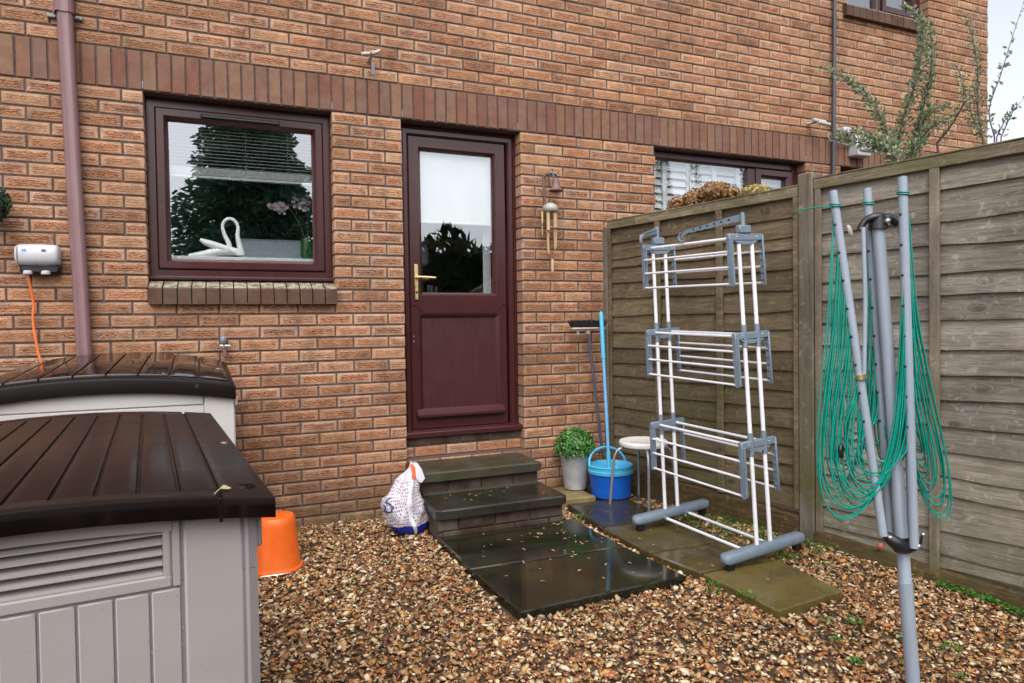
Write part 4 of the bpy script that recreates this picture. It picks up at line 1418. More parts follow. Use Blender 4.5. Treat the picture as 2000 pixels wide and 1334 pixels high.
def FT(s, n, z):
    p = F0 + FD * s + FN * n
    return (p.x, p.y, z)


def board(parent, mat, s0, s1, zb, zt, n0, wav, name="board"):
    """overlapping feather-edge board with a waney lower edge"""
    f = MB(); f.cr = R.random()
    K = 15
    ph = R.uniform(0, 20)
    o_ = 0
    sl = R.uniform(-.006, .006)
    for i in range(K):
        s = s0 + (s1 - s0) * i / (K - 1)
        w = wav * (math.sin(ph + s * 5.2) * .5 + math.sin(ph * 2.1 + s * 11) * .35 + math.sin(ph * .7 + s * 2.3) * .6) + sl * (i / (K - 1) - .5) * 2
        zb_ = zb + w
        for (nn, zz) in ((n0 + .0225, zb_ + .001), (n0 + .0235, zb_ + .006), (n0 + .004, zt), (n0 - .004, zt), (n0 + .004, zb_ + .004)):
            f.v.append(FT(s, nn, zz))
    for i in range(K - 1):
        for j in range(5):
            k = (j + 1) % 5
            f.face((i * 5 + j, (i + 1) * 5 + j, (i + 1) * 5 + k, i * 5 + k))
    f.face((0, 1, 2, 3, 4)); f.face(tuple((K - 1) * 5 + q for q in (4, 3, 2, 1, 0)))
    return obj(name, f, mat, parent, 35)


def fpanel(s0, s1, zlist, ztop, mat, zbot, battens, label, lo):
    P = F0 + FD * ((s0 + s1) / 2)
    t_ = thing("fence", (P.x, P.y, 0), label, "fence panel", "overlap fence panels")
    prev = ztop
    for i, z in enumerate(zlist):
        board(t_, mat, s0 + .012, s1 - .012, z, prev + .022, 0.0, .010 if i else .003)
        prev = z
    for (s, w) in battens:
        f = MB(); f.cr = R.random()
        f.box(s - w / 2, s + w / 2, 0.024, 0.044, zbot, ztop - .005, .003, T=lambda a, b, c: FT(a, b, c))
        bo = obj("batten", f, M['postwood'] if lo else mat, t_, 30)
        f = MB()
        zz = zbot + .07
        while zz < ztop - .05:
            f.tube([FT(s + R.uniform(-.004, .004), .0435, zz), FT(s, .0455, zz)], .0028, 6)
            zz += .118
        obj("nail", f, M['iron'], bo)
    f = MB(); f.cr = .7
    f.box(s0, s1, 0.010, 0.046, ztop - .052, ztop + .004, .003, T=lambda a, b, c: FT(a, b, c))
    obj("top_rail", f, M['railwood'], t_, 30)
    f = MB(); f.cr = .3
    f.box(s0 - .002, s1 + .002, -0.035, 0.048, ztop + .005, ztop + .014, .002, T=lambda a, b, c: FT(a, b, c))
    obj("capping", f, M['railwood'], t_, 30)
    return t_


farz = [1.826, 1.717, 1.642, 1.531, 1.412, 1.295, 1.176, 1.057, 0.945, 0.841, 0.730, 0.617, 0.507, 0.402, 0.287, 0.165]
nearz = [1.851, 1.708, 1.579, 1.447, 1.343, 1.223, 1.088, 0.965, 0.842, 0.719, 0.596, 0.472, 0.379, 0.213, 0.093, 0.03]
fp1 = fpanel(0.030, 1.528, farz, 1.985, M['farwood'], 0.16, [(0.042, .026), (0.5, .045), (1.0, .045), (1.512, .03)],
             "olive-brown overlap fence panel behind the white clothes airer", 0)
fp2 = fpanel(1.622, 3.45, nearz, 2.008, M['nearwood'], 0.02, [(1.642, .034), (2.222, .044), (2.83, .044), (3.43, .034)],
             "grey overlap fence panel behind the rotary clothes line", 1)
for q in range(4):
    sa = 3.54 + q * 1.92
    fpanel(sa, sa + 1.83, nearz[:-1:2] + [.03], 2.008, M['nearwood'], 0.02, [(sa + .02, .034), (sa + .6, .044), (sa + 1.2, .044), (sa + 1.81, .034)],
           ["first", "second", "third", "last"][q] + " grey fence panel past the right edge of view, mirrored in the door", 1)
for s0, s1, z1, z0, lab in ((-0.058, 0.028, 1.955, -0.1, "slim fence post standing against the house wall"), (1.531, 1.619, 2.055, -0.1, "thick mossy fence post between the two fence panels")):
    f = MB(); f.cr = .5
    f.box(s0, s1, -0.04, 0.050, z0, z1, .006, T=lambda a, b, c: FT(a, b, c))
    p = F0 + FD * ((s0 + s1) / 2)
    if s0 < 0:
        f.box(s0 + .03, s0 + .036, 0.0502, 0.052, z0, z1 - .01, 0, T=lambda a, b, c: FT(a, b, c))
    solo("fence_post", f, M['postwood'], (p.x, p.y, 0), lab, "fence post", "fence posts", 30)
for s0, s1, za, zb, lab in ((0.03, 1.53, 0.20, 0.125, "dark damp gravel board under the olive-brown fence panel"), (1.62, 3.45, 0.068, -0.055, "yellowed damp gravel board under the grey fence panel")):
    f = MB(); f.cr = .5
    K = 12
    for i in range(K):
        s = s0 + (s1 - s0) * i / (K - 1); z = za + (zb - za) * i / (K - 1) + R.uniform(-.004, .004)
        for nn, zz in ((.052, -0.2), (.052, z - .012), (.046, z), (-.02, z + .002), (-.02, -0.2)):
            f.v.append(FT(s, nn + .004 * math.sin(i * 1.7), zz))
    for i in range(K - 1):
        for j in range(4):
            f.face((i * 5 + j, (i + 1) * 5 + j, (i + 1) * 5 + j + 1, i * 5 + j + 1))
    f.face((0, 1, 2, 3, 4)); f.face(tuple((K - 1) * 5 + q for q in (4, 3, 2, 1, 0)))
    p = F0 + FD * ((s0 + s1) / 2)
    solo("gravel_board", f, M['gravelboard'], (p.x, p.y, 0), lab, "gravel board", "gravel boards", 35)

# ------------------------------------------------------------------ near shed
TH = 0.09858
EX = Vector((math.cos(TH), math.sin(TH), 0)); EY = Vector((-math.sin(TH), math.cos(TH), 0))
S0 = Vector((-1.0004, -3.0948, 0))


def ST_(x, y, z):
    p = S0 + EX * x + EY * y
    return (p.x, p.y, z)


def lz(x): return 0.9595 - 0.178 * (x + .4) ** 2


SH = thing("storage_shed", ST_(-.4, .7, 0), "taupe plastic storage box with a dark brown slatted lid, nearest the camera", "storage shed", "plastic garden sheds")


def arch_sheet(mb, xa, xb, ya, yb, dz0, dz1, T, zf, n=14, edge=True, rnd=0.012):
    """curved slab following zf(x) between dz0 (bottom) and dz1 (top) with a rounded rim"""
    prof = [(0, dz0), (0, dz1 - rnd), (rnd * .3, dz1 - rnd * .3), (rnd, dz1)]
    o_ = len(mb.v)
    xsn = [xa + (xb - xa) * i / n for i in range(n + 1)]
    ring_n = None
    rows = []
    for (ins, dz) in prof:
        row = []
        for x in xsn: row.append((min(max(x, xa + ins), xb - ins), ya + ins, dz, x))
        for k in range(1, 5): row.append((xb - ins, ya + ins + (yb - ya - 2 * ins) * k / 5, dz, xb))
        for x in xsn[::-1]: row.append((min(max(x, xa + ins), xb - ins), yb - ins, dz, x))
        for k in range(1, 5): row.append((xa + ins, yb - ins - (yb - ya - 2 * ins) * k / 5, dz, xa))
        rows.append(row)
    m = len(rows[0])
    for row in rows:
        for (x, y, dz, xr) in row: mb.v.append(T(x, y, zf(x, y) + dz))
    for i in range(len(rows) - 1):
        for j in range(m):
            k = (j + 1) % m
            mb.face((o_ + i * m + j, o_ + i * m + k, o_ + (i + 1) * m + k, o_ + (i + 1) * m + j))
    # top surface
    t0 = o_ + (len(rows) - 1) * m
    for i in range(n):
        a, b = t0 + i, t0 + i + 1
        c, d = t0 + (n + 1) + 4 + (n - i - 1), t0 + (n + 1) + 4 + (n - i)
        mb.face((a, b, c, d))
    return mb


f = arch_sheet(MB(), -.80, 0, 0, 1.388, -.036, -.0045, ST_, lambda x, y: lz(x), 16, rnd=.008)
LID = obj("lid", f, M['skirt'], SH, 40)
gr = [-.089 - .0627 * i for i in range(12)]
edges = [0.0] + gr + [-.80]
for i in range(len(edges) - 1):
    xb, xa = edges[i] - (.0026 if i else .0), edges[i + 1] + (.0026 if i < len(edges) - 2 else .012)
    if xb - xa < .02: continue
    y0 = .0 if i == 0 else .062
    y1 = 1.388 if i == 0 else 1.308
    m_ = MB()
    arch_sheet(m_, xa, xb, y0, y1, -.036 if i == 0 else -.016, .0015, ST_, lambda x, y: lz(x), 3, rnd=.004)
    obj("slat", m_, M['lid'], LID, 40)
# front rim strip of the lid (split from the corner by a notch)
m_ = MB(); arch_sheet(m_, -.80, -.094, .0, .056, -.036, .0014, ST_, lambda x, y: lz(x), 8, rnd=.004); obj("rim", m_, M['skirt'], LID, 40)
m_ = MB(); arch_sheet(m_, -.80, -.094, 1.316, 1.388, -.016, .0014, ST_, lambda x, y: lz(x), 8, rnd=.004); obj("rim", m_, M['lid'], LID, 40)
obj("lid_notch", MB().box(-.0925, -.0865, -.0012, .002, .90, .94, 0, T=ST_), M['skirt'], LID, None)
obj("screw", MB().lathe([(0, .004), (.008, .003), (.011, 0)], ST_(-.026, .645, lz(-.026) + .001), 12), M['chrome'], LID)
f = MB()
for rr in (.010, .018):
    f.tube([ST_(-.046 + rr * 1.3 * math.cos(a), .085 + rr * math.sin(a), lz(-.046) + .0012) for a in [i * .35 for i in range(19)]], .0014, 5)
obj("embossed_ring", f, M['lid'], LID)
# body
BX0, BX1 = -.77, -.030
f = MB().box(BX0, BX1, .0345, .075, -.08, .80, 0, T=ST_).box(BX0, BX1, .068, 1.36, -.08, .905, 0, T=ST_).box(-.1745, BX1, .0345, .067, .801, .905, 0, T=ST_)
obj("body", f, M['shedgroove_shade'], SH, None)
obj("corner_panel", MB().box(-.1475, -.053, .030, .07, -.08, .905, .004, T=ST_), M['shed'], SH)
obj("corner_trim", MB().box(-.0505, -.040, .034, .08, -.08, .905, .003, T=ST_).box(-.0385, -.027, .038, .10, -.08, .905, .003, T=ST_), M['shed'], SH)
f = MB()
ring_poly = []
pan = obj("vent_panel", MB(), M['shed'], SH)
f = MB().box(-.165, -.1525, .030, .055, .792, .905, .002, T=ST_).box(-.77, -.166, .030, .055, .792, .813, .003, T=ST_)
# curved head of the vent panel
vx = [-.77 + .605 * i / 12 for i in range(13)]
vv = []
for x in vx:
    zt = .880 - .17 * (x + .4) ** 2 + .018
    for yy, zz in ((.030, zt), (.030, .93), (.055, .93), (.055, zt)): vv.append(ST_(x, yy, zz))
f.add(vv, [(i * 4 + j, (i + 1) * 4 + j, (i + 1) * 4 + (j + 1) % 4, i * 4 + (j + 1) % 4) for i in range(12) for j in range(4)])
f.box(-.1795, -.1655, .0305, .055, .800, .895, .004, T=ST_)
obj("vent_frame", f, M['shed'], pan, 30)
for z in (.8135, .831, .8487, .8665, .884):
    m_ = MB().prism([(.0335, z), (.0335, z + .002), (.0600, z + .0150), (.0610, z + .0125), (.036, z - .0005)], -.77, -.180, T=lambda x, y, zz: ST_(y, x, zz))
    obj("louvre", m_, M['shed'], pan, None)
obj("vent_shade_sheet", MB().box(-.77, -.1745, .0615, .0645, .80, .90, 0, T=ST_), M['black_gap'], pan, None)  # black sheet standing in for the shade between the louvres
pg = [-.1525, -.2, -.2525, -.305, -.357, -.409, -.461, -.513, -.565, -.617, -.669, -.721, -.77]
for i in range(len(pg) - 1):
    obj("plank", MB().box(pg[i + 1] + .0022, pg[i] - .0022, .030, .06, -.08, .7885, .002, T=ST_), M['shed'], SH)
obj("hinge", MB().box(-.034, -.017, .05, .085, .832, .895, .003, T=ST_), M['shed'], SH)
f = MB()
for i in range(46):
    x, z = R.uniform(-.4, -.06), R.uniform(.55, .83)
    if z > .79 and x < -.15: continue
    f.sphere(ST_(x, .0295, z), R.uniform(.0009, .0019), 6, 4, T=None)
obj("water_drops", f, M['glass'], SH, kind="stuff")

# ------------------------------------------------------------------ far shed against the wall
SH2 = thing("storage_shed", (-1.6, -0.5, 0), "storage shed against the brick wall with a high arched brown lid", "storage shed", "plastic garden sheds")


def lz2(x, y):
    t = (y + .9) / .8
    return 1.034 + .087 * t - (.17 + .05 * t) * (x + 1.6) ** 2


def T2(x, y, z):
    t = (y + .9) / .8
    return (-1.6 + (x + 1.6) * (1 - .075 * t), y, z)


f = arch_sheet(MB(), -2.15, -1.047, -.90, -.10, -.082, -.009, T2, lz2, 18, rnd=.014)
LID2 = obj("lid", f, M['skirt'], SH2, 40)
ed = [-1.075 - .128 * i for i in range(9)]
for i in range(8):
    m_ = MB(); arch_sheet(m_, ed[i + 1] + .004, ed[i] - .004, -.86, -.15, -.012, .0015, T2, lz2, 4, rnd=.004)
    obj("slat", m_, M['farlid'], LID2, 40)
obj("bolt_hole", MB().tube([(-1.215, -.902, .972), (-1.215, -.898, .972)], .011, 14), M['black_gap'], LID2)
obj("body", MB().box(-2.11, -1.06, -.86, -.14, -.05, .93), M['shed_lit'], SH2, None)
obj("corner_panel", MB().box(-1.185, -1.057, -.872, -.83, -.05, .935, .004), M['shed_lit'], SH2)
obj("front_board", MB().box(-2.1, -1.189, -.870, -.84, .882, .985, .003), M['shed_lit'], SH2)
obj("front_board", MB().box(-2.1, -1.189, -.870, -.84, .50, .8775, .003), M['shed_lit'], SH2)
obj("side_panel", MB().box(-1.075, -1.052, -.825, -.16, -.05, .93, .004), M['shed_lit'], SH2)
obj("hinge", MB().box(-1.056, -1.040, -.84, -.80, .862, .905, .003), M['shed_lit'], SH2)

# ------------------------------------------------------------------ orange bucket, upside down
t_ = thing("orange_bucket", (-0.875, -0.72, 0), "upturned orange bucket standing on the gravel beside the near shed", "bucket")
f = MB().lathe([(.128, .004), (.133, .004), (.134, .016), (.124, .020), (.119, .03), (.103, .235), (.099, .262), (.090, .275), (.075, .278), (0, .277)], (-.875, -.72, .0), 36)
obj("pail", f, M['orange'], t_, 40)
f = MB().tube([(-.875 + .138 * math.cos(a), -.72 + .138 * math.sin(a), .010 + .004 * math.sin(3 * a)) for a in [math.radians(q) for q in range(-125, 20, 6)]], .003, 6)
obj("wire_handle", f, M['chrome'], t_)
obj("grip", MB().tube([(-.735, -.735, .018), (-.715, -.705, .026)], .008, 8), M['whiteplastic'], t_)

# ------------------------------------------------------------------ carrier bag
t_ = thing("carrier_bag", (-0.15, -0.43, 0), "full white carrier bag with orange handle and blue base beside the steps", "carrier bag")
f = MB()
prof = [(0.0, .085, .062, -.090), (.03, .118, .082, -.10), (.065, .132, .095, -.112), (.12, .140, .10, -.130), (.17, .138, .098, -.140), (.215, .124, .09, -.142), (.25, .098, .08, -.128), (.285, .088, .07, -.115), (.32, .070, .058, -.100), (.35, .050, .045, -.085), (.38, .034, .036, -.073), (.405, .026, .028, -.068), (.42, .016, .018, -.070)]
n = 44
hs = []
for (z, rx, ry, cx) in prof: hs.append(z)
rows = []
K = 34
for i in range(K):
    t = i / (K - 1); z = t * .42
    k = max(j for j in range(len(prof)) if prof[j][0] <= z + 1e-9); k = min(k, len(prof) - 2)
    u = (z - prof[k][0]) / (prof[k + 1][0] - prof[k][0])
    rx, ry, cx = [prof[k][q] * (1 - u) + prof[k + 1][q] * u for q in (1, 2, 3)]
    rx *= .93
    row = []
    for j in range(n):
        a = 2 * math.pi * j / n
        w = 1 + .05 * math.sin(3 * a + t * 9) + .035 * math.sin(7 * a - t * 14) + .05 * math.sin(5 * a + 17 * t) * min(1, t * 2) + .03 * abs(math.sin(5.5 * a + 14 * t)) - .045 * abs(math.sin(4 * a - 11 * t + .7)) + .022 * math.sin(11 * a + 31 * t) + .018 * math.sin(17 * a - 43 * t + 1) + (0.12 * math.sin(9 * a + 3 * t) * t * t)
        ca, sa = math.cos(a), math.sin(a)
        row.append((cx + rx * w * ca, -.435 + ry * w * sa, z + .004 + .006 * math.sin(4 * a + 20 * t) * (t > .05)))
    rows.append(row)
for r in rows: f.v.extend(r)
for i in range(K - 1):
    for j in range(n):
        k = (j + 1) % n
        f.face((i * n + j, i * n + k, (i + 1) * n + k, (i + 1) * n + j), [(j / n, i / (K - 1)), ((j + 1) / n, i / (K - 1)), ((j + 1) / n, (i + 1) / (K - 1)), (j / n, (i + 1) / (K - 1))])
f.face(tuple(range(n))[::-1])
obj("bag_film", f, M['bag'], t_, 60)
f = MB()
v = [(-.105, -.465, .415), (-.088, -.475, .425), (-.070, -.480, .405), (-.072, -.492, .355), (-.088, -.497, .325), (-.098, -.490, .345), (-.090, -.485, .385)]
f.add(v, [(0, 1, 2, 6), (6, 2, 3, 5), (5, 3, 4)])
obj("handle", f, M['baghandle'], t_, 60)
f = MB()
v = [(-.088, -.478, .425), (-.056, -.475, .422), (-.030, -.470, .385), (-.010, -.465, .325), (-.034, -.478, .305), (-.055, -.490, .315), (-.073, -.494, .345), (-.072, -.484, .40)]
f.add(v, [(0, 1, 7), (1, 2, 7), (2, 6, 7), (2, 3, 5, 6), (3, 4, 5)])
obj("handle_flap", f, M['bagwhite'], t_, 60)


def bagpt(a, z):
    k = max(j for j in range(len(prof)) if prof[j][0] <= z); k = min(k, len(prof) - 2)
    u = (z - prof[k][0]) / (prof[k + 1][0] - prof[k][0])
    rx, ry, cx = [prof[k][q] * (1 - u) + prof[k + 1][q] * u for q in (1, 2, 3)]
    t = z / .42
    w = 1 + .05 * math.sin(3 * a + t * 9) + .035 * math.sin(7 * a - t * 14) + .05 * math.sin(5 * a + 17 * t) * min(1, t * 2) + (0.12 * math.sin(9 * a + 3 * t) * t * t)
    return (cx + rx * w * 1.012 * math.cos(a), -.435 + ry * w * 1.012 * math.sin(a), z + .004)


f = MB()
for strokes in ([(3.75, .232), (3.68, .222), (3.72, .210), (3.85, .207), (4.0, .200)], [(3.68, .193), (3.80, .180), (3.74, .165), (3.86, .158), (4.0, .156), (4.07, .172), (4.14, .186)], [(3.98, .188), (4.14, .188)]):
    f.tube(bez([bagpt(a, z) for a, z in strokes], 5), .0045, 6)
obj("printed_mark", f, M['bagblue'], t_)

# ------------------------------------------------------------------ potted box ball
t_ = thing("potted_box_ball", (1.188, -0.122, 0.06), "round green box ball in a grey zinc pot by the wall", "potted plant")
f = MB().lathe([(.072, .0), (.079, .004), (.106, .232), (.112, .236), (.112, .246), (.103, .246), (.098, .225), (0, .22)], (1.188, -.122, .064), 32)
obj("pot", f, M['zinc'], t_, 40)
f = MB(); leafball(f, (1.188, -.124, .358), .148, 1500, .0135, zmin=-.35, squash=.95, inner=.80)
obj("foliage", f, M['boxleaf'], t_, None)
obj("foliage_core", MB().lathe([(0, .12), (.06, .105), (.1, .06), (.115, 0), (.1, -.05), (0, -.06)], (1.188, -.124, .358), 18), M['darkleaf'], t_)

# ------------------------------------------------------------------ mop bucket, mop, broom
t_ = thing("mop_bucket", (1.365, -0.315, 0.03), "round blue mop bucket with a pale blue rim and handle", "bucket")
BC = (1.365, -.315, .036)
f = MB().lathe([(.128, 0), (.137, .006), (.148, .165), (.140, .165), (.13, .02), (0, .018)], BC, 40)
obj("pail", f, M['blue'], t_, 40)
f = MB().lathe([(.148, .166), (.158, .166), (.160, .186), (.152, .190), (.153, .212), (.158, .216), (.150, .222), (.142, .214), (.132, .185), (.118, .15), (.06, .135), (0, .135)], BC, 40)
obj("wringer_rim", f, M['cyan'], t_, 40)
hp = [(BC[0] + .147 * math.cos(a), BC[1] + .035 + .05 * math.sin(a), BC[2] + .20 + .125 * math.sin(a) ** .8) for a in [math.pi * i / 18 for i in range(19)]]
f = MB().tube([Vector(p) for p in hp], .0085, 8)
obj("carry_handle", f, M['cyan'], t_)
t_ = thing("mop", (1.33, -0.42, 0.2), "mop with a long pale blue handle standing in the blue bucket", "mop")
f = MB().tube([(1.350, -.325, .17), (1.351, -.32, .235), (1.354, -.305, .345)], [.020, .016, .015], 12)
obj("socket", f, M['cyan'], t_)
obj("pole", MB().tube([(1.354, -.306, .34), (1.384, -.202, 1.02)], .0115, 12), M['cyan2'], t_)
obj("grip", MB().tube([(1.382, -.207, .99), (1.383, -.204, 1.005), (1.384, -.20, 1.03), (1.396, -.158, 1.30), (1.397, -.155, 1.318), (1.3975, -.154, 1.326)], [.015, .0165, .015, .016, .013, .006], 12), M['cyan'], t_)
obj("mop_strings", MB().lathe([(.05, -.03), (.07, -.02), (.06, .01), (.02, .03), (0, .032)], (1.352, -.325, .19), 14), M['airerwhite'], t_)
t_ = thing("broom", (1.40, -0.08, 0.05), "upside-down broom with black bristles leaning in the corner", "broom")
obj("handle", MB().tube([(1.318, -.10, 1.20), (1.43, -.085, .35), (1.47, -.08, .04)], .0115, 12), M['slate'], t_)
f = MB().box(1.178, 1.45, -.135, -.075, 1.198, 1.212, .006).tube([(1.318, -.10, 1.165), (1.316, -.10, 1.2)], [.016, .022], 12)
f.box(1.225, 1.243, -.112, -.100, 1.155, 1.20, .004)
obj("head", f, M['broomhead'], t_)
f = MB()
for i in range(420):
    x = R.uniform(1.185, 1.445); y = R.uniform(-.13, -.08)
    ex = (x - 1.315) * .16
    f.tube([(x, y, 1.211), (x + ex + R.gauss(0, .004), y + (y + .105) * .5 + R.gauss(0, .004), 1.262 + R.uniform(-.008, .006))], [.0024, .0018], 3, False)
f.box(1.185, 1.445, -.128, -.082, 1.2125, 1.245, .004)
obj("bristles", f, M['bristle'], t_, None)

# ------------------------------------------------------------------ stool
t_ = thing("stool", (1.45, -0.59, 0.02), "small round stool with a cream seat and bent grey tube legs", "stool")
SC = (1.452, -.592)
obj("seat", MB().lathe([(0, .0), (.146, 0), (.156, .006), (.160, .018), (.160, .030), (.155, .038), (.145, .040), (.135, .036), (0, .033)], (SC[0], SC[1], .420), 36), M['stoolseat'], t_, 40)
for ang, rf in ((164, .232), (245, .205), (344, .225), (66, .205)):
    a = math.radians(ang); c, s = math.cos(a), math.sin(a)
    P = lambda r, z: (SC[0] + r * c, SC[1] + r * s, z)
    lg = obj("leg", MB().tube(bez([P(.06, .414), P(.13, .413), P(.17, .400), P(.196, .36), P(.208, .28), P(rf, .035)], 5), .0092, 10), M['stoolleg'], t_)
    obj("rubber_foot", MB().tube([P(rf, .012), P(rf - .001, .045)], .0125, 10), M['slate'], lg)

# ------------------------------------------------------------------ clothes airer
RX, RY, RYAW = 1.3693, -1.4009, .0876
cs, sn = math.cos(RYAW), math.sin(RYAW)


def RW(l, w, h):
    return (RX + l * sn + w * cs + .0379 * h, RY - l * cs + w * sn + .1184 * h, h - .028 * l + .05 * w)


AI = thing("clothes_airer", (RX, RY, 0.03), "tall three-tier clothes airer with white rails and blue-grey joints", "clothes airer")


def RB(a0, a1, b0, b1, c0, c1, b=.004):
    return MB().box(a0, a1, b0, b1, c0, c1, b, T=RW)


L2 = .345
for sgn in (-1, 1):
    l = sgn * L2
    f = MB()
    pts_ = []
    secs = [(-.285, .30), (-.278, .75), (-.262, 1.0), (0, 1.02), (.262, 1.0), (.278, .75), (.285, .30)]
    n = 14
    for w, s in secs:
        for j in range(n):
            a = 2 * math.pi * j / n
            ca, sa = math.cos(a), math.sin(a)
            f.v.append(RW(l + .031 * s * (abs(ca) ** .6) * (1 if ca > 0 else -1), w, .098 + .026 * s * (abs(sa) ** .6) * (1 if sa > 0 else -1)))
    for i in range(len(secs) - 1):
        for j in range(n):
            f.face((i * n + j, i * n + (j + 1) % n, (i + 1) * n + (j + 1) % n, (i + 1) * n + j))
    f.face(tuple(range(n))); f.face(tuple(range((len(secs) - 1) * n, len(secs) * n)))
    base = obj("foot_bar", f, M['airergrey'], AI, 40)
    for w in (-.238, .238):
        f = MB().tube([RW(l - .012, w, .052), RW(l + .012, w, .052)], .023, 14)
        f.tube([RW(l, w, .05), RW(l, w, .078)], .008, 8)
        obj("castor", f, M['black'], base)
for w in (-.085, .085):
    obj("base_rail", MB().tube([RW(-L2 + .02, w, .088), RW(L2 - .02, w, .088)], .0085, 10), M['airerwhite'], AI)
    obj("rail_socket", MB().tube([RW(-L2 + .02, w, .088), RW(-L2 + .06, w, .088)], .0115, 10), M['airergrey'], AI)
    obj("rail_socket", MB().tube([RW(L2 - .06, w, .088), RW(L2 - .02, w, .088)], .0115, 10), M['airergrey'], AI)
TZ = [.6208, 1.174, 1.694]
for sgn in (-1, 1):
    l = sgn * L2
    for w in (-.048, .048):
        obj("upright", MB().tube([RW(l, w, .115), RW(l, w, 1.665)], .0108, 12), M['airerwhite'], AI)
    for ti, z in enumerate(TZ):
        f = RB(l - .013, l + .013, -.128, .128, z - .020, z + .018, .005)
        f.prism([(-.085, z - .020), (.085, z - .020), (.05, z - .040), (-.05, z - .040)], l - .011, l + .011, T=lambda x, y, zz: RW(y, x, zz))
        jo = obj("joint", f, M['airergrey'], AI)
        for w in (-.048, .048):
            if ti < 2: obj("collar", MB().tube([RW(l, w, z - .062), RW(l, w, z + .055)], .0150, 12), M['airergrey'], jo)
            obj("rivet", MB().sphere(RW(l + .0135, w * 1.5, z), .004, 8, 6), M['chrome'], jo)
        for w in (-.121, .121):
            # folded wing arm hanging down from the joint, a ribbed channel
            o_ = 0.012 if w < 0 else -0.012
            li = l + sgn * .003
            f = RB(li - .013, li + .013, w - .0055, w + .0055, z - .262, z + .012, .003)
            f.box(li - .013, li - .0095, w - .0055, w + .0055 + o_ * 1.2, z - .255, z - .01, .001, T=RW)
            f.box(li + .0095, li + .013, w - .0055, w + .0055 + o_ * 1.2, z - .255, z - .01, .001, T=RW)
            ar = obj("wing_arm", f, M['airergrey'], AI)
            ribs = MB()
            for q in range(6): ribs.box(li - .009, li + .009, w, w + o_, z - .05 - q * .036, z - .047 - q * .036, 0, T=RW)
            obj("rib", ribs, M['airergrey'], ar, None)
for z in TZ:
    for w in (-.121, .121):
        for dz in (.078, .160, .248):
            obj("rail", MB().tube([RW(-L2, w, z - dz), RW(L2, w, z - dz)], .0062, 8), M['airerwhite'], AI)
    for w in ((-.062, .062) if z < 1.6 else (-.062,)):
        obj("rail", MB().tube([RW(-L2, w, z - .004), RW(L2, w, z - .004)], .0075 if z < 1.6 else .0085, 8), M['airerwhite'], AI)
for sgn, tip, in ((1, (-.055, -.075)), (-1, (-.21, -.245))):
    l = sgn * L2
    z = TZ[2]
    blk = obj("hanger_block", RB(l - .018, l + .018, -.050, .036, z + .019, z + .064, .006), M['airergrey'], AI)
    a0 = Vector((l, -.008, z + .108)); a1 = Vector((tip[0], tip[1], z + .060))
    obj("pivot", MB().tube([RW(l, -.008, z + .06), RW(l, -.008, z + .13)], .013, 12), M['airergrey'], AI)
    d = a1 - a0
    side = Vector((-d.y, d.x, 0)).normalized()
    f = MB()
    KK = 25
    for i in range(KK):
        t = i / (KK - 1)
        c = a0 + d * t
        top = c.z + .018 - .008 * t
        bot = c.z - .016 + .012 * t - .006 * abs(math.sin(t * math.pi * 7))
        if t > .93: top -= (t - .93) * .35; bot -= (t - .93) * .5
        for sd in (-.006, .006):
            f.v.append(RW(c.x + side.x * sd, c.y + side.y * sd, top)); f.v.append(RW(c.x + side.x * sd, c.y + side.y * sd, bot))
    for i in range(KK - 1):
        for a, b in ((0, 1), (1, 3), (3, 2), (2, 0)):
            f.face((i * 4 + a, i * 4 + b, (i + 1) * 4 + b, (i + 1) * 4 + a))
    f.face((0, 1, 3, 2)); f.face(tuple((KK - 1) * 4 + q for q in (0, 2, 3, 1)))
    tp = a1 + d.normalized() * .004
    f.tube(bez([RW(tp.x, tp.y, tp.z + .004), RW(tp.x + d.x * .04, tp.y + d.y * .04, tp.z - .018), RW(tp.x + d.x * .02, tp.y + d.y * .02, tp.z - .042), RW(tp.x - d.x * .04, tp.y - d.y * .04, tp.z - .05)], 4), .006, 8)
    arm = obj("hanger_arm", f, M['airergrey'], AI, 40)
    for i in range(6):
        t = .2 + i * .115
        c = a0 + d * t
        nrm = Vector(RW(*(c + side))) - Vector(RW(*c))
        nrm.normalize()
        p = Vector(RW(c.x, c.y, c.z + .002))
        obj("hanger_hole", MB().tube([p - nrm * .0066, p + nrm * .0066], .0068, 10), M['black'], arm)

# ------------------------------------------------------------------ rotary clothes line
RO = thing("rotary_clothes_line", (1.103, -2.758, -0.05), "folded grey rotary clothes line wound with loops of green cord", "rotary clothes line")
obj("ground_pole", MB().tube([(1.108, -2.762, -.12), (1.0855, -2.7434, .315)], .0232, 20), M['polegrey'], RO)
obj("main_pole", MB().tube([(1.0854, -2.7433, .3155), (1.0852, -2.743, .319), (1.022, -2.690, 1.565)], [.0225, .0206, .0198], 20), M['polegrey'], RO)
armL = [(0.884, -2.623, 1.685), (0.987, -2.735, .49)]
armR = [(1.031, -2.775, 1.712), (1.064, -2.792, .455)]
armM = [(1.030, -2.640, 1.70), (1.078, -2.690, .47)]
armB = [(1.108, -2.716, 1.69), (1.104, -2.755, .47)]


def lerp(a, b, t): return tuple(a[i] + (b[i] - a[i]) * t for i in range(3))


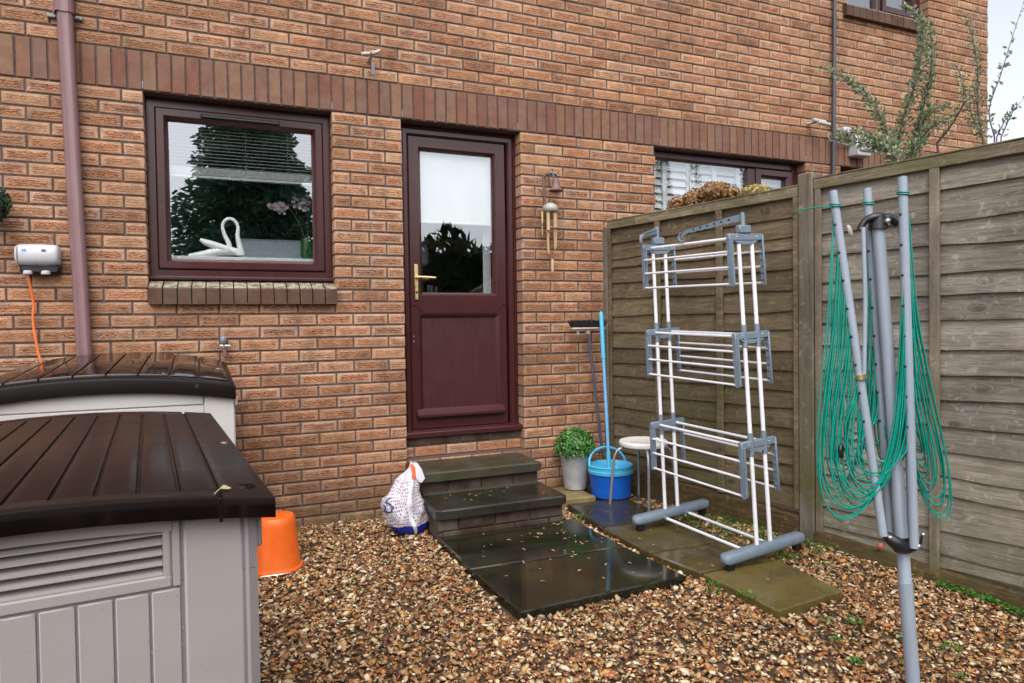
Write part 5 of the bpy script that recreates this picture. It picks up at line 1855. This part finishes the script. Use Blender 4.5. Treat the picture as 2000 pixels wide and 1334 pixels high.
ARMS = {}
for nm, ar, r in (("L", armL, .0140), ("R", armR, .0148), ("M", armM, .0140), ("B", armB, .0135)):
    f = MB().tube([ar[0], ar[1]], r, 16)
    o = obj("arm", f, M['polegrey'], RO); ARMS[nm] = o
    d = (CAM - Vector(ar[0])); d.z = 0; d.normalize()
    for i in range(8):
        f = MB()
        t = .10 + i * .0815
        p = Vector(lerp(ar[0], ar[1], t)) + (d * .8 + Vector((-d.y, d.x, 0)) * -.6).normalized() * (r + .0003)
        f.sphere(p, .0048, 8, 5)
        obj("line_hole", f, M['black'], o)
    t_cap = MB().tube([Vector(ar[0]), Vector(ar[0]) + Vector((0, 0, .003))], r * .82, 12)
    obj("arm_end", t_cap, M['slate'], o)
# top bracket and strut
f = MB().tube([(1.022, -2.690, 1.548), (1.022, -2.690, 1.598)], [.032, .026], 18)
f.tube(bez([(1.03, -2.70, 1.585), (1.0, -2.69, 1.588), (.975, -2.675, 1.575), (.958, -2.668, 1.545)], 5), [.020, .020, .019, .018, .017, .016, .015, .014, .013, .012, .011, .011, .011, .011, .010, .010], 10)
f.tube(bez([(1.02, -2.69, 1.585), (1.05, -2.715, 1.584), (1.07, -2.73, 1.565)], 5), .016, 10)
HUB = obj("top_hub", f, M['black'], RO)
obj("rivet", MB().sphere((1.026, -2.724, 1.572), .0105, 12, 8), M['chrome'], HUB)
obj("strut", MB().tube([(0.950, -2.69, 1.552), (0.947, -2.70, 1.30), (0.940, -2.70, 1.035)], .0072, 10), M['polegrey'], RO)
obj("strut_collar", MB().tube([(0.936, -2.690, 1.045), (.9375, -2.692, 1.028)], .0178, 14), M['brass'], RO)
# lower bracket
f = MB().tube([(1.080, -2.7385, .425), (1.0775, -2.7364, .475)], .030, 18)
f.tube(bez([(1.000, -2.735, .490), (1.02, -2.755, .468), (1.05, -2.765, .450), (1.085, -2.775, .452)], 5), [.016, .018, .02, .021, .022, .023, .024, .024, .024, .024, .023, .022, .021, .02, .018, .017], 12)
f.tube([(1.075, -2.76, .455), (1.115, -2.765, .462), (1.128, -2.765, .492)], [.02, .017, .013], 12)
HB = obj("lower_hub", f, M['black'], RO)
for p in ((0.994, -2.756, .489), (1.072, -2.803, .462), (1.125, -2.78, .488)):
    obj("rivet", MB().sphere(p, .0075, 10, 8), M['chrome'], HB)


def loop(A, B, zlow, bulge, side, n=26, r=.0028, twist=0.0):
    """slack cord hanging between two arm holes: U-shaped, bulging sideways"""
    A, B = Vector(A), Vector(B)
    pts = []
    out = Vector(side).normalized()
    dA, dB = A.z - zlow, B.z - zlow
    for i in range(n + 1):
        t = i / n
        # U curve: angle param
        th = math.pi * t
        hx = (1 - math.cos(th)) / 2
        base = A.lerp(B, hx)
        dep = math.sin(th) ** .55
        zz = (A.z + (B.z - A.z) * hx) - dep * (dA * (1 - hx) + dB * hx)
        bl = bulge * math.sin(math.pi * t) ** 1.0 * (.55 + .45 * math.cos(th)) * 1.6
        p = Vector((base.x, base.y, zz)) + out * bl
        p += Vector((math.sin(t * 7 + twist), math.cos(t * 6 + twist), 0)) * .006
        pts.append(p)
    return MB().tube(bez(pts, 2), r, 5)


def hole(ar, i): return lerp(ar[0], ar[1], .045 + i * .083 if i == 0 else .10 + (i - .55) * .0825)


leftv = (-0.92, 0.39, 0)
rightv = (0.92, -0.39, 0)
def hang(a, b, k, z0, dz, bulge, side, db, oa=(0, 0, 0), jit=.012):
    for i in range(k):
        A = hole(a, i * 8.0 / k); B = hole(b, i * 8.0 / k + R.uniform(-.3, .3))
        A = tuple(A[q] + oa[q] for q in range(3))
        zl = min(z0 + i * dz + R.uniform(-jit, jit), min(A[2], B[2]) - .08)
        obj("line", loop(A, B, zl, bulge - db * i + R.uniform(-.012, .012), side, twist=i * 1.9), M['cord'], RO)


hang(armL, armR, 18, .540, .0125, .110, leftv, .0055)
hang(armR, armB, 15, .540, .019, .150, (0.92, -0.30, 0), .010, (.010, -.006, 0))
hang(armL, armM, 12, .60, .026, .085, (-.95, .3, 0), .005)
hang(armM, armB, 9, .60, .03, .040, (0.5, .85, 0), .006)
hang(armL, armB, 6, .57, .022, .04, (-.95, .3, 0), .004)
# wraps near the arm ends
for ar, z in ((armL, 1.632), (armR, 1.655), (armM, 1.645)):
    t = (ar[0][2] - z) / (ar[0][2] - ar[1][2])
    c = lerp(ar[0], ar[1], t)
    f = MB()
    for q in range(2):
        f.tube([(c[0] + .0185 * math.cos(a), c[1] + .0185 * math.sin(a), c[2] + q * .0065 + .003 * math.sin(a)) for a in [i * .4488 for i in range(15)]], .0025, 5)
    obj("line_knot", f, M['cord'], RO)
obj("tie_cord", MB().tube(bez([(0.873, -2.635, 1.628), (0.86, -2.58, 1.634), (0.846, -2.5, 1.636)], 5), .0026, 6), M['cord'], RO)
f = MB().lathe([(0, 0), (.010, .004), (.012, .02), (.010, .036), (0, .04)], (0, 0, 0), 12, T=lambda x, y, z: (0.928 + x * .9 - (z - .02) * .45, -2.655 + y * .35, 1.525 + z))
obj("toggle", f, M['whiteplastic'], RO)
obj("black_tensioner", MB().box(0.874, 0.894, -2.66, -2.64, .752, .80, .004), M['black'], RO)

# ------------------------------------------------------------------ hydrangea behind the fence
t_ = thing("hydrangea", (1.95, -0.75, 0), "dried brown hydrangea heads showing above the olive-brown fence panel", "hydrangea")


def flowerhead(c, r, mat, n=420, sq=.75):
    f = MB()
    for i in range(n):
        d = Vector((R.gauss(0, 1), R.gauss(0, 1), R.gauss(0, 1))).normalized()
        rr = r * R.uniform(.78, 1.08)
        p = Vector(c) + Vector((d.x * rr, d.y * rr, d.z * rr * sq))
        nrm = (d + Vector((R.gauss(0, .45), R.gauss(0, .45), R.gauss(0, .45)))).normalized()
        t = nrm.orthogonal().normalized(); t = Matrix.Rotation(R.uniform(0, 6.28), 3, nrm) @ t
        b = nrm.cross(t); s = R.uniform(.008, .014)
        o_ = len(f.v)
        f.v.extend([tuple(p - t * s), tuple(p + b * s - nrm * .003), tuple(p + t * s), tuple(p - b * s + nrm * .003)])
        f.face((o_, o_ + 1, o_ + 2, o_ + 3))
    f.sphere(c, r * .74 * sq, 10, 8)
    return obj("flower_head", f, mat, t_, None)


flowerhead((1.848, -0.47, 2.045), .078, M['hydr'], sq=.9)
flowerhead((1.885, -0.60, 2.07), .085, M['hydr'], sq=.85)
flowerhead((1.925, -0.76, 2.10), .105, M['hydr'], 560, sq=.62)
flowerhead((1.95, -0.87, 2.075), .06, M['hydr'], 200, sq=.6)
flowerhead((1.985, -1.08, 2.035), .10, M['hydrgreen'], 420, sq=.5)
f = MB()
for (x, y, z) in ((1.848, -0.47, 2.02), (1.885, -0.60, 2.05), (1.925, -0.76, 2.09), (1.95, -0.87, 2.05), (1.985, -1.08, 2.02)):
    f.tube(bez([(2.12, -0.8, 0), (2.08, -0.75, 1.0), (x + .06, y, 1.75), (x, y, z)], 5), .006, 6)
obj("stem", f, M['stem'], t_)

# ------------------------------------------------------------------ shrubs behind the fence


def shrub(loc, label, stems, dens, leaf, root, stemmat, thin=False, side=0):
    t_ = thing("shrub", loc, label, "shrub", "shrubs behind the fence")
    lf = MB()
    for st in stems:
        pts = bez(st, 8)
        m = len(pts)
        full = bez([root, (root[0] * .6 + st[0][0] * .4, root[1] * .6 + st[0][1] * .4, 1.2), st[0]], 5)[:-1] + list(pts)
        rr = [.011 - .0092 * (i / (len(full) - 1)) for i in range(len(full))]
        if thin: rr = [x * .7 for x in rr]
        obj("stem", MB().tube(full, rr, 6), stemmat, t_)
        for i in range(m - 1):
            t = i / m
            seg = pts[i + 1] - pts[i]
            k = int(dens * seg.length * 100 * (.6 + .8 * math.sin(math.pi * min(1, t + .15))) + R.random())
            for q in range(k):
                p = pts[i].lerp(pts[i + 1], R.random())
                d = Vector((R.gauss(0, 1), R.gauss(0, 1), R.gauss(.2, 1))).normalized()
                off = R.uniform(.004, .05 if not thin else .012) * (1 - .55 * t)
                p = p + d * off
                ax = (d + seg.normalized() * .7).normalized()
                b = ax.cross(Vector((R.gauss(0, 1), R.gauss(0, 1), R.gauss(0, 1)))).normalized()
                s = leaf * R.uniform(.6, 1.3)
                o_ = len(lf.v)
                nn = ax.cross(b)
                lf.v.extend([tuple(p), tuple(p + ax * s * .5 + b * s * .24 + nn * s * .06), tuple(p + ax * s), tuple(p + ax * s * .5 - b * s * .24 + nn * s * .06)])
                lf.face((o_, o_ + 1, o_ + 2)); lf.face((o_, o_ + 2, o_ + 3))
    obj("leaves", lf, M['shrubleaf'], t_, None)


S_ = {'A': [(3.0, -1.24, 2.31), (2.99, -1.19, 2.48), (2.97, -1.12, 2.66), (2.95, -1.03, 2.79), (2.92, -0.9, 2.94), (2.89, -0.77, 3.04)],
      'B': [(3.09, -1.19, 2.33), (3.1, -1.22, 2.56), (3.12, -1.3, 2.8), (3.13, -1.34, 3.04), (3.13, -1.32, 3.2), (3.1, -1.22, 3.33)],
      'C': [(3.2, -1.22, 2.39), (3.22, -1.26, 2.57), (3.23, -1.3, 2.75), (3.23, -1.33, 2.94), (3.23, -1.32, 3.19)],
      'D': [(3.12, -1.3, 2.34), (3.14, -1.38, 2.47), (3.17, -1.5, 2.51)],
      'G': [(2.91, -1.28, 2.32), (2.88, -1.18, 2.43), (2.86, -1.07, 2.5), (2.83, -0.95, 2.52)],
      'K': [(2.92, -1.32, 2.27), (2.9, -1.23, 2.35), (2.86, -1.1, 2.42), (2.82, -0.91, 2.51)],
      'L': [(3.0, -1.25, 2.2), (2.98, -1.25, 2.38), (2.96, -1.22, 2.42)],
      'N': [(3.06, -1.28, 2.2), (3.07, -1.32, 2.36), (3.08, -1.38, 2.38)],
      'D2': [(3.2, -1.22, 2.4), (3.23, -1.31, 2.6), (3.26, -1.43, 2.61)],
      'E': [(3.5, -1.18, 2.46), (3.53, -1.28, 2.59), (3.54, -1.34, 2.72), (3.54, -1.31, 2.9), (3.53, -1.28, 2.98)],
      'F': [(3.66, -1.39, 2.44), (3.65, -1.36, 2.67), (3.65, -1.36, 2.91), (3.65, -1.33, 3.13), (3.63, -1.28, 3.33)],
      'F2': [(3.66, -1.39, 2.44), (3.64, -1.32, 2.65), (3.64, -1.31, 2.81)],
      'H': [(4.12, -1.18, 2.56), (4.11, -1.15, 2.77), (4.13, -1.22, 3.01), (4.15, -1.28, 3.24), (4.16, -1.35, 3.46)],
      'I': [(4.13, -1.22, 2.55), (4.15, -1.29, 2.72), (4.17, -1.35, 2.79)],
      'J': [(4.13, -1.19, 2.56), (4.14, -1.25, 2.68), (4.16, -1.31, 2.75)]}
shrub((3.08, -1.25, 0), "bushy grey-green shrub with arching shoots in front of the upstairs sill", [S_[k] for k in 'ABCDGKLN'] + [S_['D2']], 9.5, .026, (3.08, -1.25, 0), M['stem'])
shrub((3.6, -1.3, 0), "slender shrub with upright shoots in front of the house corner", [S_['E'], S_['F'], S_['F2']], 4.0, .025, (3.6, -1.3, 0), M['stem'])
shrub((4.12, -1.2, 0), "thin purple-stemmed shrub with sparse leaves against the sky", [S_['H'], S_['I'], S_['J']], .8, .038, (4.12, -1.2, 0), M['purplestem'], thin=True)

# ------------------------------------------------------------------ weeds, moss and fallen leaves


def weedmesh(n, r, h, size):
    f = MB()
    for i in range(n):
        a = R.uniform(0, 6.28); rr = r * math.sqrt(R.random())
        p = Vector((rr * math.cos(a), rr * math.sin(a), h * R.uniform(.2, 1)))
        d = Vector((math.cos(a) + R.gauss(0, .5), math.sin(a) + R.gauss(0, .5), R.uniform(.1, .8))).normalized()
        b = d.cross(Vector((0, 0, 1))).normalized()
        s = size * R.uniform(.6, 1.3)
        o_ = len(f.v)
        f.v.extend([tuple(p), tuple(p + d * s * .55 + b * s * .3), tuple(p + d * s), tuple(p + d * s * .55 - b * s * .3)])
        f.face((o_, o_ + 1, o_ + 2, o_ + 3))
    return f


wm = []
for k in range(4):
    me = weedmesh(46, .036, .022, .017).mesh("weed"); me.materials.append(M['weed']); wm.append(me)
WP = [(1.16, -2.34), (1.06, -2.47), (1.24, -2.42), (1.45, -2.66), (1.02, -2.60), (1.62, -2.35), (1.35, -2.55), (1.83, -2.2), (.98, -1.86), (.93, -1.93), (1.02, -2.03), (.93, -.66), (.90, -.72), (-.55, -1.12), (-.40, -.06), (-.72, -.15), (-.28, -2.62), (1.20, -2.66), (1.66, -1.86), (1.55, -1.72), (1.32, -2.78), (.3, -2.7)]
for i, (x, y) in enumerate(WP):
    o = bpy.data.objects.new("weed", wm[i % 4]); COL.objects.link(o)
    o.location = (x, y, gh(x, y) + .012)
    o.rotation_euler = (0, 0, R.uniform(0, 6.28))
    s = R.uniform(.5, 1.1); o.scale = (s, s, s)
    tag(o, "small bright green weed growing up through the gravel", "weed", "small weeds in the gravel")
# moss / ground cover strip between side path and fence
f = MB()
for i in range(3000):
    if R.random() < .75:
        y = R.uniform(-1.75, -.78); x = R.uniform(1.47, fx(y) - .06)
        if R.random() > (.25 + .75 * (math.sin(x * 23) * math.sin(y * 17 + 1) > -.1)): continue
    else:
        s = R.uniform(2.25, 2.75); n_ = R.uniform(.055, .12)
        q = FT(s, n_, 0); x, y = q[0], q[1]
    z = gh(x, y) + .008 + R.random() * .022
    a = R.uniform(0, 6.28); s = R.uniform(.006, .013)
    d = Vector((math.cos(a), math.sin(a), R.uniform(-.1, .7))) * s
    b = Vector((-math.sin(a), math.cos(a), 0)) * s * .5
    p = Vector((x, y, z))
    f.quad(p - d * .3, p + b + d * .4, p + d, p - b + d * .4)
o = obj("ground_cover", f, M['weed'], None, None); tag(o, kind="stuff")
# fallen leaves
lm = []
for k in range(5):
    f = MB()
    w = R.uniform(.4, .75)
    o_pts = [(-1, 0, .02), (-.4, w * .7, .12), (.35, w * .55, .08), (1, 0, .05), (.3, -w * .6, .16), (-.45, -w * .65, .06)]
    f.add([(a * .011, b * .011, c * .011 + .0008) for a, b, c in o_pts] + [(0, 0, .0006)], [(6, 0, 5), (6, 5, 4), (6, 4, 3), (6, 3, 2), (6, 2, 1), (6, 1, 0)])
    me = f.mesh("fallen_leaf"); me.materials.append(M['fallen']); lm.append(me)


def drop(x, y, z, s, lab, grp):
    o = bpy.data.objects.new("fallen_leaf", R.choice(lm)); COL.objects.link(o)
    o.location = (x, y, z); o.rotation_euler = (R.gauss(0, .08), R.gauss(0, .08), R.uniform(0, 6.28)); o.scale = (s, s, s)
    tag(o, lab, "leaf", grp)


for i in range(52):
    if i < 36: x, y = R.uniform(.08, .84), R.uniform(-1.68, -.74)
    else: x, y = R.gauss(.62, .14), R.gauss(-1.1, .2)
    x = min(max(x, .08), .83); y = min(max(y, -1.68), -.74)
    drop(x, y, .0325 if y > -1.25 else .0285, R.uniform(.7, 1.5), "small pale fallen leaf on the black wet slab touching the steps" if y > -1.25 else "small pale fallen leaf on the black wet slab farther from the steps", "fallen leaves on the upper wet slab" if y > -1.25 else "fallen leaves on the lower wet slab")
for (x, y) in ((.16, -.42), (.28, -.45), (.30, -.50), (.34, -.46), (.42, -.44), (.24, -.58), (.21, -.55), (.50, -.47), (.38, -.53), (.70, -.62), (.12, -.47), (.55, -.40)):
    drop(x, y, .1935, R.uniform(.8, 1.3), "small pale fallen leaf lying on the lower step", "fallen leaves on the lower step")
for i in range(18):
    x, y = R.uniform(1.0, 1.42), R.uniform(-2.1, -.45)
    drop(x, y, .0355, R.uniform(.5, 1.2), "small fallen leaf lying on the mossy side path", "fallen leaves on the side path")
for i in range(46):
    x = R.uniform(-.85, 1.9); y = R.uniform(-2.95, -.25)
    if 0 < x < .92 and y > -1.8: continue
    if x > .93 and y > -2.2: continue
    drop(x, y, gh(x, y) + .024, R.uniform(.9, 1.9), "yellow-brown fallen leaf lying on the gravel", "fallen leaves on the gravel")
f = MB().tube(bez([(1.22, -1.95, .030), (1.27, -1.93, .034), (1.30, -1.88, .033), (1.34, -1.87, .030)], 5), .0022, 5)
solo("twig", f, M['stem'], (1.28, -1.92, .03), "thin curved dark twig lying on the nearest side-path slab", "twig")
f = MB().tube([ST_(-.098, .012, lz(-.1) + .004), ST_(-.085, .05, lz(-.085) + .006)], .0012, 5)
f.add([ST_(-.088, .045, lz(-.09) + .006), ST_(-.078, .070, lz(-.08) + .008), ST_(-.066, .058, lz(-.07) + .004), ST_(-.074, .042, lz(-.07) + .006)], [(0, 1, 2), (0, 2, 3)])
solo("fallen_leaf", f, M['fallen'], ST_(-.08, .05, lz(-.08)), "dry curled leaf lying on the corner of the brown lid", "leaf")
solo("clay_ball", MB().sphere(FT(1.98, .062, .075), .017, 12, 9), M['terracotta'], FT(1.98, .062, .06), "small terracotta lump stuck on the yellowed gravel board", "clay lump")

# ------------------------------------------------------------------ garden behind the camera, seen only mirrored in the panes


def conifer(x, y, h, w, label):
    t_ = thing("conifer_tree", (x, y, 0), label, "tree")
    obj("trunk", MB().tube([(x, y, 0), (x, y, h * .5), (x, y, h * .97)], [.16, .1, .015], 8), M['bark'], t_)
    n = 48000
    tt = NR.random(n) ** 1.25
    a = NR.uniform(0, 6.283, n)
    lump = 1 + .22 * np.sin(5 * a + tt * 40) + .16 * np.sin(tt * 70 + 2 * a)
    rad = w * (1 - tt) ** .75 * np.minimum(1, .55 + tt * 4) * lump * NR.uniform(.3, 1.12, n) ** .6
    P = np.stack([x + rad * np.cos(a), y + rad * np.sin(a), .5 + tt * (h - .5) - rad * .14], 1)
    d1 = np.stack([np.cos(a), np.sin(a), NR.normal(-.25, .35, n)], 1) * NR.uniform(.08, .22, (n, 1))
    d2 = NR.normal(0, 1, (n, 3)) * .035
    Vv = np.stack([P, P + d1 * .5 + d2, P + d1, P + d1 * .5 - d2], 1).reshape(-1, 3)
    f = MB(); f.v = [tuple(p) for p in Vv.tolist()]
    for i in range(n): f.face((4 * i, 4 * i + 1, 4 * i + 2, 4 * i + 3))
    obj("crown", f, M['conifer'], t_, None)
    obj("inner_boughs", MB().lathe([(w * .5, .6), (w * .55, 1.2), (w * .36, h * .5), (w * .2, h * .75), (0, h * .96)], (x, y, 0), 14), M['conifer'], t_, 60)


conifer(-0.45, -14.0, 8.3, 2.35, "dark conifer in the garden behind the camera, mirrored in the kitchen window")
t_ = thing("hedge", (0, -11, 0), "dark hedge across the garden behind the camera, mirrored in the glass", "hedge")
n = 14000
P = np.stack([NR.uniform(-7, 9, n), NR.uniform(-11.4, -10.4, n), NR.uniform(0, 1, n)], 1)
top = 2.05 + 1.25 * np.clip((P[:, 0] - 1.6) / 1.0, 0, 1) * np.clip((8.5 - P[:, 0]) / 2.0, 0, 1) + .25 * np.sin(P[:, 0] * 2.1) + .15 * np.sin(P[:, 0] * 5.3)
P[:, 2] *= top
d1 = NR.normal(0, 1, (n, 3)) * .10; d2 = NR.normal(0, 1, (n, 3)) * .05
Vv = np.stack([P - d1, P + d2, P + d1, P - d2], 1).reshape(-1, 3)
f = MB(); f.v = [tuple(p) for p in Vv.tolist()]
for i in range(n): f.face((4 * i, 4 * i + 1, 4 * i + 2, 4 * i + 3))
obj("foliage", f, M['hedge'], t_, None)
obj("inner_branches", MB().box(-7, 9, -11.2, -10.7, 0, 1.75).box(2.3, 7.2, -11.15, -10.75, 1.751, 3.0), M['hedge'], t_, None)
